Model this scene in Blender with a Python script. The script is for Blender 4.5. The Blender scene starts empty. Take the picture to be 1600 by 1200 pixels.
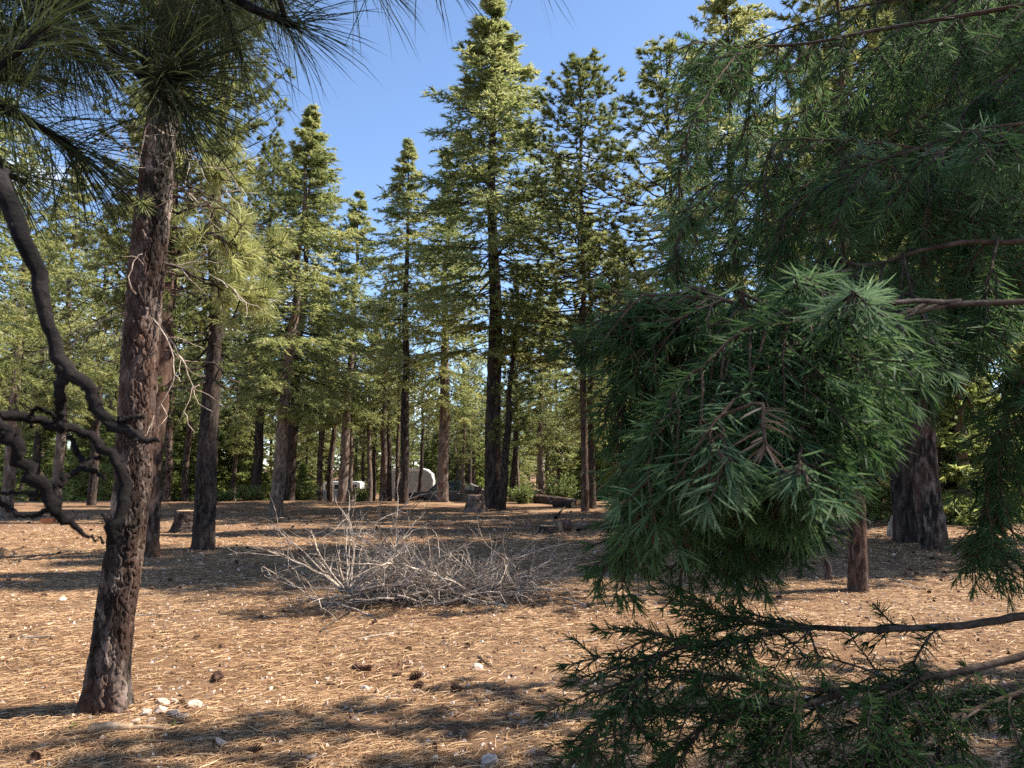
import bpy, bmesh, math, random
import numpy as np
from mathutils import Vector
RNG = np.random.default_rng(11); random.seed(11)
S = bpy.context.scene; COL = S.collection
# ------------------------------------------------------------------ camera, sky, sun, exposure
CAM_H = 1.6; PITCH = math.radians(6.41); FPX = 1202.0
cd = bpy.data.cameras.new('camera'); cam = bpy.data.objects.new('camera', cd); COL.objects.link(cam)
cam.location = (0, 0, CAM_H); cam.rotation_euler = (math.pi/2 + PITCH, 0, 0)
cd.sensor_width = 36.0; cd.lens = FPX/1600*36; cd.clip_start = 0.05; cd.clip_end = 3000
cd.dof.use_dof = True; cd.dof.focus_distance = 3.2; cd.dof.aperture_fstop = 12.0
S.camera = cam
SUN_AZ = math.radians(80); SUN_EL = math.radians(49)          # clockwise from +Y
W = bpy.data.worlds.new('World'); S.world = W; W.use_nodes = True
nt = W.node_tree; bg = nt.nodes['Background']
sky = nt.nodes.new('ShaderNodeTexSky'); sky.sky_type = 'NISHITA'; sky.sun_disc = False
sky.sun_elevation = SUN_EL; sky.sun_rotation = SUN_AZ; sky.altitude = 2000; sky.air_density = 1.0; sky.dust_density = 0.6; sky.ozone_density = 2.5
tc = nt.nodes.new('ShaderNodeTexCoord'); mp = nt.nodes.new('ShaderNodeMapping'); mp.inputs['Scale'].default_value = (2.2, 2.2, 7.0); mp.inputs['Location'].default_value = (0.35, 0.1, 0.2)
nz = nt.nodes.new('ShaderNodeTexNoise'); nz.inputs['Scale'].default_value = 1.6; nz.inputs['Detail'].default_value = 9
rp = nt.nodes.new('ShaderNodeValToRGB'); rp.color_ramp.elements[0].position = 0.56; rp.color_ramp.elements[1].position = 0.72
sx = nt.nodes.new('ShaderNodeSeparateXYZ'); mr = nt.nodes.new('ShaderNodeMapRange')
mr.inputs[1].default_value = 0.42; mr.inputs[2].default_value = 0.25; mr.inputs[3].default_value = 0; mr.inputs[4].default_value = 1
mu = nt.nodes.new('ShaderNodeMath'); mu.operation = 'MULTIPLY'
mx = nt.nodes.new('ShaderNodeMixRGB'); mx.inputs[2].default_value = (9.5, 9.8, 10.2, 1)
L = nt.links.new
L(tc.outputs['Generated'], mp.inputs['Vector']); L(mp.outputs[0], nz.inputs['Vector']); L(nz.outputs['Fac'], rp.inputs[0])
L(tc.outputs['Generated'], sx.inputs[0]); L(sx.outputs['Z'], mr.inputs[0]); L(rp.outputs[0], mu.inputs[0]); L(mr.outputs[0], mu.inputs[1])
L(sky.outputs[0], mx.inputs[1]); L(mu.outputs[0], mx.inputs[0]); L(mx.outputs[0], bg.inputs['Color'])
bg.inputs['Strength'].default_value = 0.112
sl = bpy.data.lights.new('sun', 'SUN'); sun = bpy.data.objects.new('sun', sl); COL.objects.link(sun)
sl.energy = 5.0; sl.angle = math.radians(0.53); sl.color = (1.0, 0.94, 0.84)
sd = Vector((math.sin(SUN_AZ)*math.cos(SUN_EL), math.cos(SUN_AZ)*math.cos(SUN_EL), math.sin(SUN_EL)))
sun.rotation_euler = (-sd).to_track_quat('-Z', 'Y').to_euler(); sun.location = (20, 10, 40)
S.view_settings.view_transform = 'Standard'; S.view_settings.look = 'None'; S.view_settings.gamma = 1
S.view_settings.exposure = 1.36
S.render.engine = 'CYCLES'
S.cycles.max_bounces = 7; S.cycles.diffuse_bounces = 4; S.cycles.glossy_bounces = 2; S.cycles.transmission_bounces = 5; S.cycles.transparent_max_bounces = 4
S.cycles.use_denoising = False
try: S.cycles.denoiser = 'OPENIMAGEDENOISE'; S.cycles.denoising_input_passes = 'RGB_ALBEDO_NORMAL'
except Exception: pass
S.cycles.caustics_reflective = False; S.cycles.caustics_refractive = False

# ------------------------------------------------------------------ pixel helpers (photo is 1600x1200)
FW = np.array([0, math.cos(PITCH), math.sin(PITCH)]); UPV = np.array([0, -math.sin(PITCH), math.cos(PITCH)]); RT = np.array([1., 0, 0])
def ray(x, y): return RT*(x-800)/FPX + UPV*(600-y)/FPX + FW
def at(x, y, Y):
    r = ray(x, y); return np.array([0, 0, CAM_H]) + r*(Y/r[1])
def sstep(a, b, x):
    t = np.clip((x-a)/(b-a), 0, 1); return t*t*(3-2*t)
GN = [(f, a_, th, ph) for f, a_ in ((2.3, .011), (4.4, .006)) for th, ph in np.random.default_rng(2).uniform(0, 6.28, (3, 2))]
def gz(x, y):
    x = np.asarray(x, float); y = np.asarray(y, float)
    z = -1.05*sstep(40, 51, y + 0.04*x)
    z = z + 0.035*np.sin(x*0.7+0.4*y)*np.sin(y*0.45+1.0) + 0.02*np.sin(x*1.7-y*0.9)*np.cos(y*1.3+x*0.3)
    fade = 1-sstep(9, 16, np.hypot(x, y-9))
    return z+fade*sum(a_*np.sin((x*math.cos(th)+y*math.sin(th))*f+ph) for f, a_, th, ph in GN)
def gpt(x, y):
    r = ray(x, y); o = np.array([0, 0, CAM_H]); t = 0.0; z = 0.0
    for i in range(12):
        t = (z-CAM_H)/r[2]; p = o + r*t; z = float(gz(p[0], p[1]))
    p[2] = z; return p
def unit(v): return v/np.maximum(np.linalg.norm(v, axis=-1, keepdims=True), 1e-9)

# ------------------------------------------------------------------ mesh helpers
class MB:
    def __init__(s): s.V = []; s.T = []; s.Q = []; s.t = []; s.n = 0
    def add(s, V, T=None, Q=None, tint=0.5):
        V = np.asarray(V, float).reshape(-1, 3)
        if T is not None and len(T): s.T.append(np.asarray(T, int).reshape(-1, 3)+s.n)
        if Q is not None and len(Q): s.Q.append(np.asarray(Q, int).reshape(-1, 4)+s.n)
        s.V.append(V); s.t.append(np.broadcast_to(np.asarray(tint, float), (len(V),)) if np.ndim(tint) < 1 else np.asarray(tint, float)); s.n += len(V)
    def mesh(s, name, mat=None, smooth=False):
        me = bpy.data.meshes.new(name)
        V = np.concatenate(s.V) if s.V else np.zeros((0, 3))
        T = np.concatenate(s.T) if s.T else np.zeros((0, 3), int); Q = np.concatenate(s.Q) if s.Q else np.zeros((0, 4), int)
        me.vertices.add(len(V)); me.vertices.foreach_set('co', V.astype(np.float32).ravel())
        li = np.concatenate([T.ravel(), Q.ravel()]).astype(np.int32); me.loops.add(len(li)); me.loops.foreach_set('vertex_index', li)
        n = len(T)+len(Q); me.polygons.add(n)
        tot = np.concatenate([np.full(len(T), 3), np.full(len(Q), 4)]).astype(np.int32)
        me.polygons.foreach_set('loop_start', np.concatenate([[0], np.cumsum(tot)[:-1]]).astype(np.int32) if n else [])
        if n: me.polygons.foreach_set('use_smooth', np.full(n, smooth))
        a = me.attributes.new('tint', 'FLOAT', 'POINT'); a.data.foreach_set('value', np.concatenate(s.t).astype(np.float32))
        me.update(calc_edges=True)
        if mat: me.materials.append(mat)
        return me
    def box(s, c, d, tint=.5, rot=0.0, taper=1.0):
        V = np.array([[x, y, z] for z in (-.5, .5) for y in (-.5, .5) for x in (-.5, .5)])*np.array(d)
        V[4:, :2] *= taper
        cr, sr = math.cos(rot), math.sin(rot); V = np.stack([V[:, 0]*cr-V[:, 1]*sr, V[:, 0]*sr+V[:, 1]*cr, V[:, 2]], 1)+np.array(c)
        s.add(V, Q=[[0, 2, 3, 1], [4, 5, 7, 6], [0, 1, 5, 4], [2, 6, 7, 3], [0, 4, 6, 2], [1, 3, 7, 5]], tint=tint)
    def prism(s, prof, y0, y1, tint=.5):       # profile in x,z extruded along y (front/back via triangle fan from given triangulation)
        from mathutils.geometry import tessellate_polygon
        n = len(prof); V = [(p[0], y0, p[1]) for p in prof]+[(p[0], y1, p[1]) for p in prof]
        tr = tessellate_polygon([[Vector((p[0], p[1], 0)) for p in prof]])
        T = [list(t) for t in tr]+[[i+n for i in reversed(t)] for t in tr]
        s.add(V, T=T, Q=[[i, (i+1) % n, n+(i+1) % n, n+i] for i in range(n)], tint=tint)
def tube(mb, P, R, k=5, tint=.5, cap=True, ref=None):
    P = np.asarray(P, float); n = len(P); R = np.broadcast_to(np.asarray(R, float), (n,))
    T = unit(np.gradient(P, axis=0)); v = np.array([1., 0, 0]) if abs(T[0][0]) < .8 else np.array([0, 1., 0])
    if ref is not None: v = ref
    A = np.zeros((n, 3)); 
    for i in range(n):
        v = v - T[i]*np.dot(v, T[i]); v = v/max(np.linalg.norm(v), 1e-9); A[i] = v
    B = np.cross(T, A); th = np.arange(k)*2*np.pi/k
    V = P[:, None]+R[:, None, None]*(np.cos(th)[None, :, None]*A[:, None]+np.sin(th)[None, :, None]*B[:, None])
    i = np.arange(n-1)[:, None]*k; j = np.arange(k)[None]; j2 = (j+1) % k
    Q = np.stack([i+j, i+j2, i+k+j2, i+k+j], -1).reshape(-1, 4)
    V = V.reshape(-1, 3); Tt = []
    if cap:
        V = np.concatenate([V, P[-1:], P[:1]]); b = (n-1)*k
        Tt = [[b+a, b+(a+1) % k, n*k] for a in range(k)]+[[(a+1) % k, a, n*k+1] for a in range(k)]
    mb.add(V, T=Tt, Q=Q, tint=tint)
def smooth_path(P, n):
    """cubic Hermite through the points, parametrised by chord length (no overshoot on uneven spacing)"""
    P = np.asarray(P, float); m = len(P)
    if m == 2: return P[0]+(P[1]-P[0])*np.linspace(0, 1, n)[:, None]
    h = np.maximum(np.linalg.norm(np.diff(P, axis=0), axis=1), 1e-6); t = np.concatenate([[0], np.cumsum(h)]); v = np.diff(P, axis=0)/h[:, None]
    g = np.empty_like(P); g[0] = v[0]; g[-1] = v[-1]; g[1:-1] = (v[:-1]*h[1:, None]+v[1:]*h[:-1, None])/(h[1:]+h[:-1])[:, None]
    q = np.interp(np.linspace(0, m-1, n), np.arange(m), t); i = np.clip(np.searchsorted(t, q, 'right')-1, 0, m-2); hh = h[i][:, None]; u = ((q-t[i])/h[i])[:, None]
    return (2*u**3-3*u**2+1)*P[i]+(u**3-2*u**2+u)*hh*g[i]+(-2*u**3+3*u**2)*P[i+1]+(u**3-u**2)*hh*g[i+1]
def spikes(mb, B, D, Ln, Wd, tint):
    N = len(B); s = unit(np.cross(D, RNG.normal(size=(N, 3))))*(np.broadcast_to(Wd, (N,))[:, None]*.5); tip = B+D*np.broadcast_to(Ln, (N,))[:, None]
    V = np.stack([B-s, B+s, tip], 1).reshape(-1, 3); mb.add(V, T=np.arange(3*N).reshape(-1, 3), tint=np.repeat(np.broadcast_to(tint, (N,)), 3))
def blades(mb, B, D, Ln, Wd, tint, droop=0.0, curl=0.0):
    """needles as a bent strip: quad, quad, point"""
    N = len(B); Ln = np.broadcast_to(Ln, (N,))[:, None]; s = unit(np.cross(D, RNG.normal(size=(N, 3)))); w = np.broadcast_to(Wd, (N,))[:, None]*.5
    g = np.array([0, 0, -1.])*droop + RNG.normal(size=(N, 3))*curl
    D2 = unit(D+g); D3 = unit(D2+g*1.2)
    p1 = B+D*Ln*.33; p2 = p1+D2*Ln*.37; p3 = p2+D3*Ln*.3
    V = np.stack([B-s*w*.7, B+s*w*.7, p1-s*w, p1+s*w, p2-s*w*.85, p2+s*w*.85, p3], 1).reshape(-1, 3)
    o = np.arange(N)[:, None]*7
    Q = np.concatenate([o+np.array([[0, 1, 3, 2]]), o+np.array([[2, 3, 5, 4]])]); T = o+np.array([[4, 5, 6]])
    mb.add(V, T=T, Q=Q, tint=np.repeat(np.broadcast_to(tint, (N,)), 7))
def obj(name, me, parent=None, loc=(0, 0, 0), rz=0.0, sc=1.0):
    o = bpy.data.objects.new(name, me); COL.objects.link(o); o.location = tuple(float(v) for v in loc); o.rotation_euler = (0, 0, rz); o.scale = (sc,)*3 if np.ndim(sc) == 0 else sc
    if parent: o.parent = parent
    return o
def tag(o, label, cat, group=None):
    o['label'] = label; o['category'] = cat
    if group: o['group'] = group
    return o
def thing(name, label, cat, loc, group=None, rz=0.0, sc=1.0): return tag(obj(name, None, None, loc, rz, sc), label, cat, group)
def kind(o, k): o['kind'] = k; return o

# ------------------------------------------------------------------ materials
def mat(name):
    m = bpy.data.materials.new(name); m.use_nodes = True; n = m.node_tree; return m, n, n.nodes['Principled BSDF'], n.links.new
def ramp(n, stops):
    r = n.nodes.new('ShaderNodeValToRGB'); e = r.color_ramp.elements
    while len(e) < len(stops): e.new(.5)
    for el, (p, c) in zip(e, stops): el.position = p; el.color = (*c, 1)
    return r
def noise(n, scale, detail=4, coord='Object', sc=(1, 1, 1), rough=.55):
    t = n.nodes.new('ShaderNodeTexCoord'); m = n.nodes.new('ShaderNodeMapping'); m.inputs['Scale'].default_value = sc
    z = n.nodes.new('ShaderNodeTexNoise'); z.inputs['Scale'].default_value = scale; z.inputs['Detail'].default_value = detail; z.inputs['Roughness'].default_value = rough
    n.links.new(t.outputs[coord], m.inputs[0]); n.links.new(m.outputs[0], z.inputs['Vector']); return z
def bump(n, src, p, strength=.5, dist=.02):
    b = n.nodes.new('ShaderNodeBump'); b.inputs['Strength'].default_value = strength; b.inputs['Distance'].default_value = dist
    n.links.new(src, b.inputs['Height']); n.links.new(b.outputs[0], p.inputs['Normal']); return b
def plain(name, c, rough=.6, metal=0.0, spec=.5, vary=.12, scale=6):
    m, n, p, l = mat(name); z = noise(n, scale); r = ramp(n, [(.3, tuple(v*(1-vary) for v in c)), (.7, tuple(min(1, v*(1+vary)) for v in c))])
    l(z.outputs['Fac'], r.inputs[0]); l(r.outputs[0], p.inputs['Base Color']); p.inputs['Roughness'].default_value = rough; p.inputs['Metallic'].default_value = metal
    p.inputs['Specular IOR Level'].default_value = spec; return m
def foliage(name, stops, trans=.35, rough=.45, spec=.35):
    m, n, p, l = mat(name)
    a = n.nodes.new('ShaderNodeAttribute'); a.attribute_name = 'tint'
    oi = n.nodes.new('ShaderNodeObjectInfo'); ad = n.nodes.new('ShaderNodeMath'); ad.operation = 'MULTIPLY_ADD'; ad.inputs[1].default_value = .22; 
    sb = n.nodes.new('ShaderNodeMath'); sb.operation = 'SUBTRACT'; sb.inputs[1].default_value = .11
    l(oi.outputs['Random'], ad.inputs[0]); l(a.outputs['Fac'], ad.inputs[2]); l(ad.outputs[0], sb.inputs[0])
    r = ramp(n, stops); l(sb.outputs[0], r.inputs[0]); l(r.outputs[0], p.inputs['Base Color'])
    p.inputs['Roughness'].default_value = rough; p.inputs['Specular IOR Level'].default_value = spec
    t = n.nodes.new('ShaderNodeBsdfTranslucent'); hs = n.nodes.new('ShaderNodeHueSaturation'); hs.inputs['Value'].default_value = 1.7; hs.inputs['Hue'].default_value = .485
    l(r.outputs[0], hs.inputs['Color']); l(hs.outputs[0], t.inputs['Color'])
    ms = n.nodes.new('ShaderNodeMixShader'); ms.inputs[0].default_value = trans; l(p.outputs[0], ms.inputs[1]); l(t.outputs[0], ms.inputs[2])
    l(ms.outputs[0], n.nodes['Material Output'].inputs['Surface']); return m
def bark(name, dark, mid, light, red, zs=.28, scale=9.0, bstr=.8):
    m, n, p, l = mat(name)
    z = noise(n, scale, 8, sc=(1, 1, zs), rough=.68); r = ramp(n, [(.36, dark), (.48, mid), (.61, light), (.74, tuple(min(1, c*1.4) for c in light))]); l(z.outputs['Fac'], r.inputs[0])
    z2 = noise(n, 2.3, 4, sc=(1, 1, .5)); r2 = ramp(n, [(.42, (0, 0, 0)), (.62, (1, 1, 1))]); l(z2.outputs['Fac'], r2.inputs[0])
    a = n.nodes.new('ShaderNodeAttribute'); a.attribute_name = 'tint'
    mxx = n.nodes.new('ShaderNodeMixRGB'); mxx.inputs[2].default_value = (*red, 1); l(r.outputs[0], mxx.inputs[1])
    mm = n.nodes.new('ShaderNodeMath'); mm.operation = 'MULTIPLY'; mm.inputs[1].default_value = .65; l(r2.outputs[0], mm.inputs[0]); l(mm.outputs[0], mxx.inputs[0])
    hv = n.nodes.new('ShaderNodeMixRGB'); hv.blend_type = 'MULTIPLY'; hv.inputs[0].default_value = 1
    r3 = ramp(n, [(0, (.42, .42, .43)), (1, (1.5, 1.48, 1.45))]); l(a.outputs['Fac'], r3.inputs[0]); l(mxx.outputs[0], hv.inputs[1]); l(r3.outputs[0], hv.inputs[2])
    l(hv.outputs[0], p.inputs['Base Color']); p.inputs['Roughness'].default_value = .92; p.inputs['Specular IOR Level'].default_value = .15
    z3 = noise(n, scale*3.2, 8, sc=(1, 1, zs*1.4), rough=.7); bump(n, z3.outputs['Fac'], p, bstr, .03); return m
M = {}
M['pine_needle'] = foliage('pine_needle', [(0, (.055, .074, .024)), (.45, (.14, .165, .052)), (.8, (.20, .22, .07)), (1, (.34, .35, .13))], .38)
M['pine_far'] = foliage('pine_far', [(0, (.090, .105, .036)), (.5, (.19, .21, .075)), (1, (.31, .31, .125))], .5)
M['fir_needle'] = foliage('fir_needle', [(0, (.080, .110, .034)), (.5, (.185, .215, .074)), (1, (.33, .33, .13))], .5)
M['fir_blue'] = foliage('fir_blue', [(0, (.020, .048, .014)), (.5, (.068, .125, .042)), (.85, (.125, .20, .105)), (1, (.17, .24, .12))], .42, .6, .12)
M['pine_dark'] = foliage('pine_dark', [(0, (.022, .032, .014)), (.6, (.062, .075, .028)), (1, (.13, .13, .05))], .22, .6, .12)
M['shrub_leaf'] = foliage('shrub_leaf', [(0, (.05, .07, .018)), (.5, (.10, .135, .036)), (1, (.18, .21, .065))], .4)
M['young_fir'] = foliage('young_fir', [(0, (.07, .10, .025)), (.5, (.15, .19, .055)), (1, (.25, .28, .09))], .45)
M['dead_needle'] = foliage('dead_needle', [(0, (.12, .08, .05)), (1, (.23, .15, .095))], .25)
M['straw'] = foliage('straw', [(0, (.18, .095, .045)), (.4, (.40, .24, .12)), (.75, (.58, .385, .21)), (1, (.74, .56, .35))], .12, .6, .25)
M['bark_pine'] = bark('bark_pine', (.007, .006, .005), (.034, .026, .022), (.21, .165, .14), (.10, .052, .035))
M['bark_dark'] = bark('bark_dark', (.008, .0065, .006), (.027, .021, .018), (.085, .067, .056), (.075, .048, .037))
M['bark_grey'] = bark('bark_grey', (.035, .028, .024), (.12, .092, .076), (.24, .19, .16), (.17, .11, .08))
M['bark_red'] = bark('bark_red', (.014, .010, .008), (.056, .036, .027), (.17, .112, .086), (.11, .058, .040))
M['dead_wood'] = bark('dead_wood', (.13, .10, .08), (.34, .28, .225), (.54, .47, .395), (.28, .20, .145), 1, 14, .4)
M['twig_dark'] = bark('twig_dark', (.006, .005, .005), (.015, .012, .012), (.045, .038, .035), (.02, .015, .013), 1, 22, .6)
M['twig_fir'] = bark('twig_fir', (.02, .015, .012), (.055, .04, .031), (.12, .095, .078), (.12, .07, .04), 1, 30, .4)
M['cut_wood'] = bark('cut_wood', (.22, .14, .08), (.36, .245, .15), (.48, .35, .23), (.30, .17, .09), 1, 12, .25)
M['cone'] = bark('cone', (.035, .02, .014), (.095, .052, .035), (.20, .125, .088), (.13, .062, .036), 1, 25, .3)
M['rock'] = bark('rock', (.22, .17, .135), (.43, .35, .29), (.60, .53, .46), (.46, .30, .21), 1, 9, .5)

def ground_mat():
    m, n, p, l = mat('pine_straw_ground')
    z1 = noise(n, 1.1, 6); z2 = noise(n, 26, 8, sc=(1, 2.6, 1), rough=.7); z3 = noise(n, 150, 6, sc=(1, 3.5, 1), rough=.75); z4 = noise(n, .25, 3)
    r2 = ramp(n, [(.34, (.065, .037, .023)), (.47, (.185, .108, .062)), (.60, (.32, .20, .118)), (.76, (.48, .33, .205))]); 
    ad = n.nodes.new('ShaderNodeMath'); ad.operation = 'MULTIPLY_ADD'; ad.inputs[1].default_value = .55; l(z3.outputs['Fac'], ad.inputs[0])
    a2 = n.nodes.new('ShaderNodeMath'); a2.operation = 'MULTIPLY'; a2.inputs[1].default_value = .45; l(z2.outputs['Fac'], a2.inputs[0]); l(a2.outputs[0], ad.inputs[2]); l(ad.outputs[0], r2.inputs[0])
    r1 = ramp(n, [(.38, (.72, .66, .62)), (.62, (1.12, 1.08, 1.04))]); l(z1.outputs['Fac'], r1.inputs[0])
    mm = n.nodes.new('ShaderNodeMixRGB'); mm.blend_type = 'MULTIPLY'; mm.inputs[0].default_value = 1; l(r2.outputs[0], mm.inputs[1]); l(r1.outputs[0], mm.inputs[2])
    r4 = ramp(n, [(.45, (0, 0, 0)), (.7, (.45, .45, .45))]); l(z4.outputs['Fac'], r4.inputs[0])
    m4 = n.nodes.new('ShaderNodeMixRGB'); m4.inputs[2].default_value = (.36, .25, .155, 1); l(r4.outputs[0], m4.inputs[0]); l(mm.outputs[0], m4.inputs[1])
    l(m4.outputs[0], p.inputs['Base Color']); p.inputs['Roughness'].default_value = .95; p.inputs['Specular IOR Level'].default_value = .1
    bump(n, ad.outputs[0], p, .9, .03); return m
M['ground'] = ground_mat()

# ------------------------------------------------------------------ ground
def build_ground():
    u = np.linspace(-1, 1, 331); xs = np.sinh(u*6.2)/math.sinh(6.2)*700
    v = np.linspace(-1, 1, 431); ys = np.sinh(v*5.6)/math.sinh(5.6)*700+9
    X, Y = np.meshgrid(xs, ys); Z = gz(X, Y)
    Z = Z+3.0*sstep(90, 300, np.hypot(X, Y))
    mb = MB(); h, w = X.shape; i = np.arange(h-1)[:, None]*w; j = np.arange(w-1)[None]
    mb.add(np.stack([X, Y, Z], -1).reshape(-1, 3), Q=np.stack([i+j, i+j+1, i+w+j+1, i+w+j], -1).reshape(-1, 4))
    kind(obj('ground', mb.mesh('ground', M['ground'], True)), 'structure')
build_ground()

# ------------------------------------------------------------------ trunks
def cells(u, v, seed, per):
    """jittered-grid Voronoi: F1, F2 and a random value of the nearest cell; u periodic with per cells"""
    r = np.random.default_rng(seed); nu, nv = per, int(v.max())+4
    ju, jv, val = r.uniform(.1, .9, (nu, nv)), r.uniform(.1, .9, (nu, nv)), r.uniform(0, 1, (nu, nv))
    iu, iv = np.floor(u).astype(int), np.floor(v).astype(int); F1 = np.full(u.shape, 9.); F2 = np.full(u.shape, 9.); C = np.zeros(u.shape)
    for du in (-1, 0, 1):
        for dv in (-1, 0, 1):
            cu, cv = iu+du, np.clip(iv+dv, 0, nv-1); m = cu % nu
            d = np.hypot(cu+ju[m, cv]-u, (iv+dv)+jv[m, cv]-v); near = d < F1
            F2 = np.where(near, F1, np.minimum(F2, d)); C = np.where(near, val[m, cv], C); F1 = np.where(near, d, F1)
    return F1, F2, C
def bark_trunk(mb, P, R, k, rows, cw=.06, ch=.17, depth=.016, flare=.35, seed=1, warp=0.0):
    P = smooth_path(P, rows); R = np.interp(np.linspace(0, 1, rows), np.linspace(0, 1, len(R)), R)
    Ls = np.concatenate([[0], np.cumsum(np.linalg.norm(np.diff(P, axis=0), axis=1))])
    T = unit(np.gradient(P, axis=0)); v = np.array([1., 0, 0]); A = np.zeros_like(P)
    for i in range(rows):
        v = v-T[i]*np.dot(v, T[i]); v = v/np.linalg.norm(v); A[i] = v
    B = np.cross(T, A); th = np.arange(k)*2*np.pi/k; TH, LL = np.meshgrid(th, Ls); RR = R[:, None]*np.ones((1, k))
    per = max(6, int(2*np.pi*R[0]*.85/cw)); rw = np.random.default_rng(seed+5); ph = rw.uniform(0, 6.28, 8)
    wob = .35*np.sin(LL*5.1+ph[0]+2*TH)+.25*np.sin(LL*11+ph[1]+3*TH)+warp*(.28*np.sin(LL*31+5*TH+ph[2])+.22*np.sin(LL*53-7*TH+ph[3])+.18*np.sin(LL*83+11*TH+ph[4]))
    F1, F2, C = cells((TH/(2*np.pi)*per+wob) % per, LL/ch+.4*np.sin(TH*3+ph[2])+2, seed, per)
    g = sstep(.0, .17, F2-F1)
    f1, f2, c2 = cells((TH/(2*np.pi)*per*3+wob) % (per*3), LL/ch*2.6+3+.3*np.sin(TH*7), seed+1, per*3)
    D = depth*(g*(.5+.7*C)-.6)+depth*.30*(sstep(.0, .13, f2-f1)*(.3+1.1*c2)-.5)
    lobes = 1+flare*np.exp(-LL/.22)*(.45+.75*np.clip(np.sin(TH*2.5+ph[3])*.6+np.sin(TH*4+ph[4])*.5, -.4, 1))
    RR = RR*lobes*(1+.025*np.sin(2*TH+LL*.9+ph[5])+.02*np.sin(LL*2.3+TH+ph[6]))+D
    V = P[:, None]+RR[..., None]*(np.cos(TH)[..., None]*A[:, None]+np.sin(TH)[..., None]*B[:, None])
    i = np.arange(rows-1)[:, None]*k; j = np.arange(k)[None]; j2 = (j+1) % k
    V = np.concatenate([V.reshape(-1, 3), P[-1:]]); b = (rows-1)*k
    mb.add(V, T=[[b+a, b+(a+1) % k, rows*k] for a in range(k)], Q=np.stack([i+j, i+j2, i+k+j2, i+k+j], -1).reshape(-1, 4), tint=np.concatenate([(.15+.55*C+.3*c2).ravel(), [.5]]))
    return P, R

# ------------------------------------------------------------------ crown generators (local coordinates, base at 0)
def fir_crown(H, z0, Rm, seed, step=.34, per=5, twn=20, spn=9, sl=.13, sw=.034, sparse=0.0, droop=.25, trunk_r=.2, lean=(0, 0)):
    r = np.random.default_rng(seed); F = MB(); Wd = MB(); z = z0; TB, TD, TL, TT = [], [], [], []
    while z < H-.15:
        t = (z-z0)/(H-z0); prof = min(1, .45+2.6*t)*(1-t)**.95+.015
        for b in range(per if t < .8 else per-1):
            if r.uniform() < sparse*(1-t): continue
            az = r.uniform(0, 2*np.pi); Lb = Rm*prof*r.uniform(.55, 1.3); el = .62*t+.02-.25*(1-t)+r.normal()*.12
            if Lb < .12: Lb = .12
            d = np.array([math.cos(az)*math.cos(el), math.sin(az)*math.cos(el), math.sin(el)]); zz = z+r.uniform(-.5, .5)*step
            off = np.array([lean[0]*zz, lean[1]*zz, 0])
            s = np.linspace(0, 1, 6)[:, None]; sag = np.zeros((6, 3)); sag[:, 2] = (-droop*Lb*(s**1.5)+droop*.55*Lb*s**3)[:, 0]
            P = off+np.array([0, 0, zz])+d*Lb*s+sag; rb = .006+.011*Lb
            tube(Wd, P, np.linspace(rb, .004, 6), 3, tint=r.uniform(.2, .8), cap=False)
            n = max(4, int(twn*(.35+.65*Lb/Rm))); u = np.sort(r.uniform(.16, 1.0, n)); base = np.stack([np.interp(u, s[:, 0], P[:, k]) for k in range(3)], 1)
            side = np.array([-math.sin(az), math.cos(az), 0])*np.where(np.arange(n) % 2, 1, -1)[:, None]
            td = unit(d*r.uniform(.35, 1.0, (n, 1))+side*r.uniform(.3, 1.0, (n, 1))+np.array([0, 0, 1.])*r.normal(-.20, .28, (n, 1)))
            TB.append(base); TD.append(td); TL.append((.07+.09*(1-t)+.30*Lb*(1-u*.72))*r.uniform(.6, 1.25, n)); TT.append(np.clip(r.uniform(.1, .9)*.5+.22+.25*u+r.normal(0, .12, n), 0, 1))
        z += step*r.uniform(.7, 1.25)*(1.0 if t < .75 else .7)
    TB, TD, TL, TT = map(np.concatenate, (TB, TD, TL, TT)); N = len(TB)
    u = r.uniform(0, 1, (N, spn)); Bp = TB[:, None]+TD[:, None]*(TL[:, None]*u)[..., None]; Bp[..., 2] -= .35*(TL[:, None]*u)**1.6
    sd_ = unit(TD[:, None]*r.uniform(.5, 1.1, (N, spn, 1))+r.normal(size=(N, spn, 3))*np.array([.55, .55, .42])+np.array([0, 0, -.12]))
    spikes(F, Bp.reshape(-1, 3), sd_.reshape(-1, 3), sl*r.uniform(.6, 1.35, N*spn), sw*r.uniform(.7, 1.3, N*spn), np.clip(np.repeat(TT, spn)+r.normal(0, .07, N*spn), 0, 1))
    return F, Wd
def tuft(F, C, D, n, Ln, Wd, r, tint, droop=.1, strip=False, lo=.15, hi=1.25):
    """needle tufts at points C pointing along D"""
    N = len(C); ang = r.uniform(lo, hi, (N, n)); az = r.uniform(0, 2*np.pi, (N, n)); a = unit(np.cross(D, np.array([.31, .77, .55]))); b = np.cross(D, a)
    dd = D[:, None]*np.cos(ang)[..., None]+(a[:, None]*np.cos(az)[..., None]+b[:, None]*np.sin(az)[..., None])*np.sin(ang)[..., None]
    st = C[:, None]-D[:, None]*r.uniform(0, .45, (N, n, 1))*Ln+0*dd; dd = dd.reshape(-1, 3); st = st.reshape(-1, 3)
    tt = np.clip(np.repeat(np.broadcast_to(tint, (N,)), n)+r.normal(0, .08, N*n), 0, 1); LL = Ln*r.uniform(.7, 1.12, N*n)
    if strip: blades(F, st, unit(dd), LL, Wd, tt, droop, .05)
    else: spikes(F, st, unit(dd+np.array([0, 0, -droop])), LL, Wd*r.uniform(.7, 1.3, N*n), tt)
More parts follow.
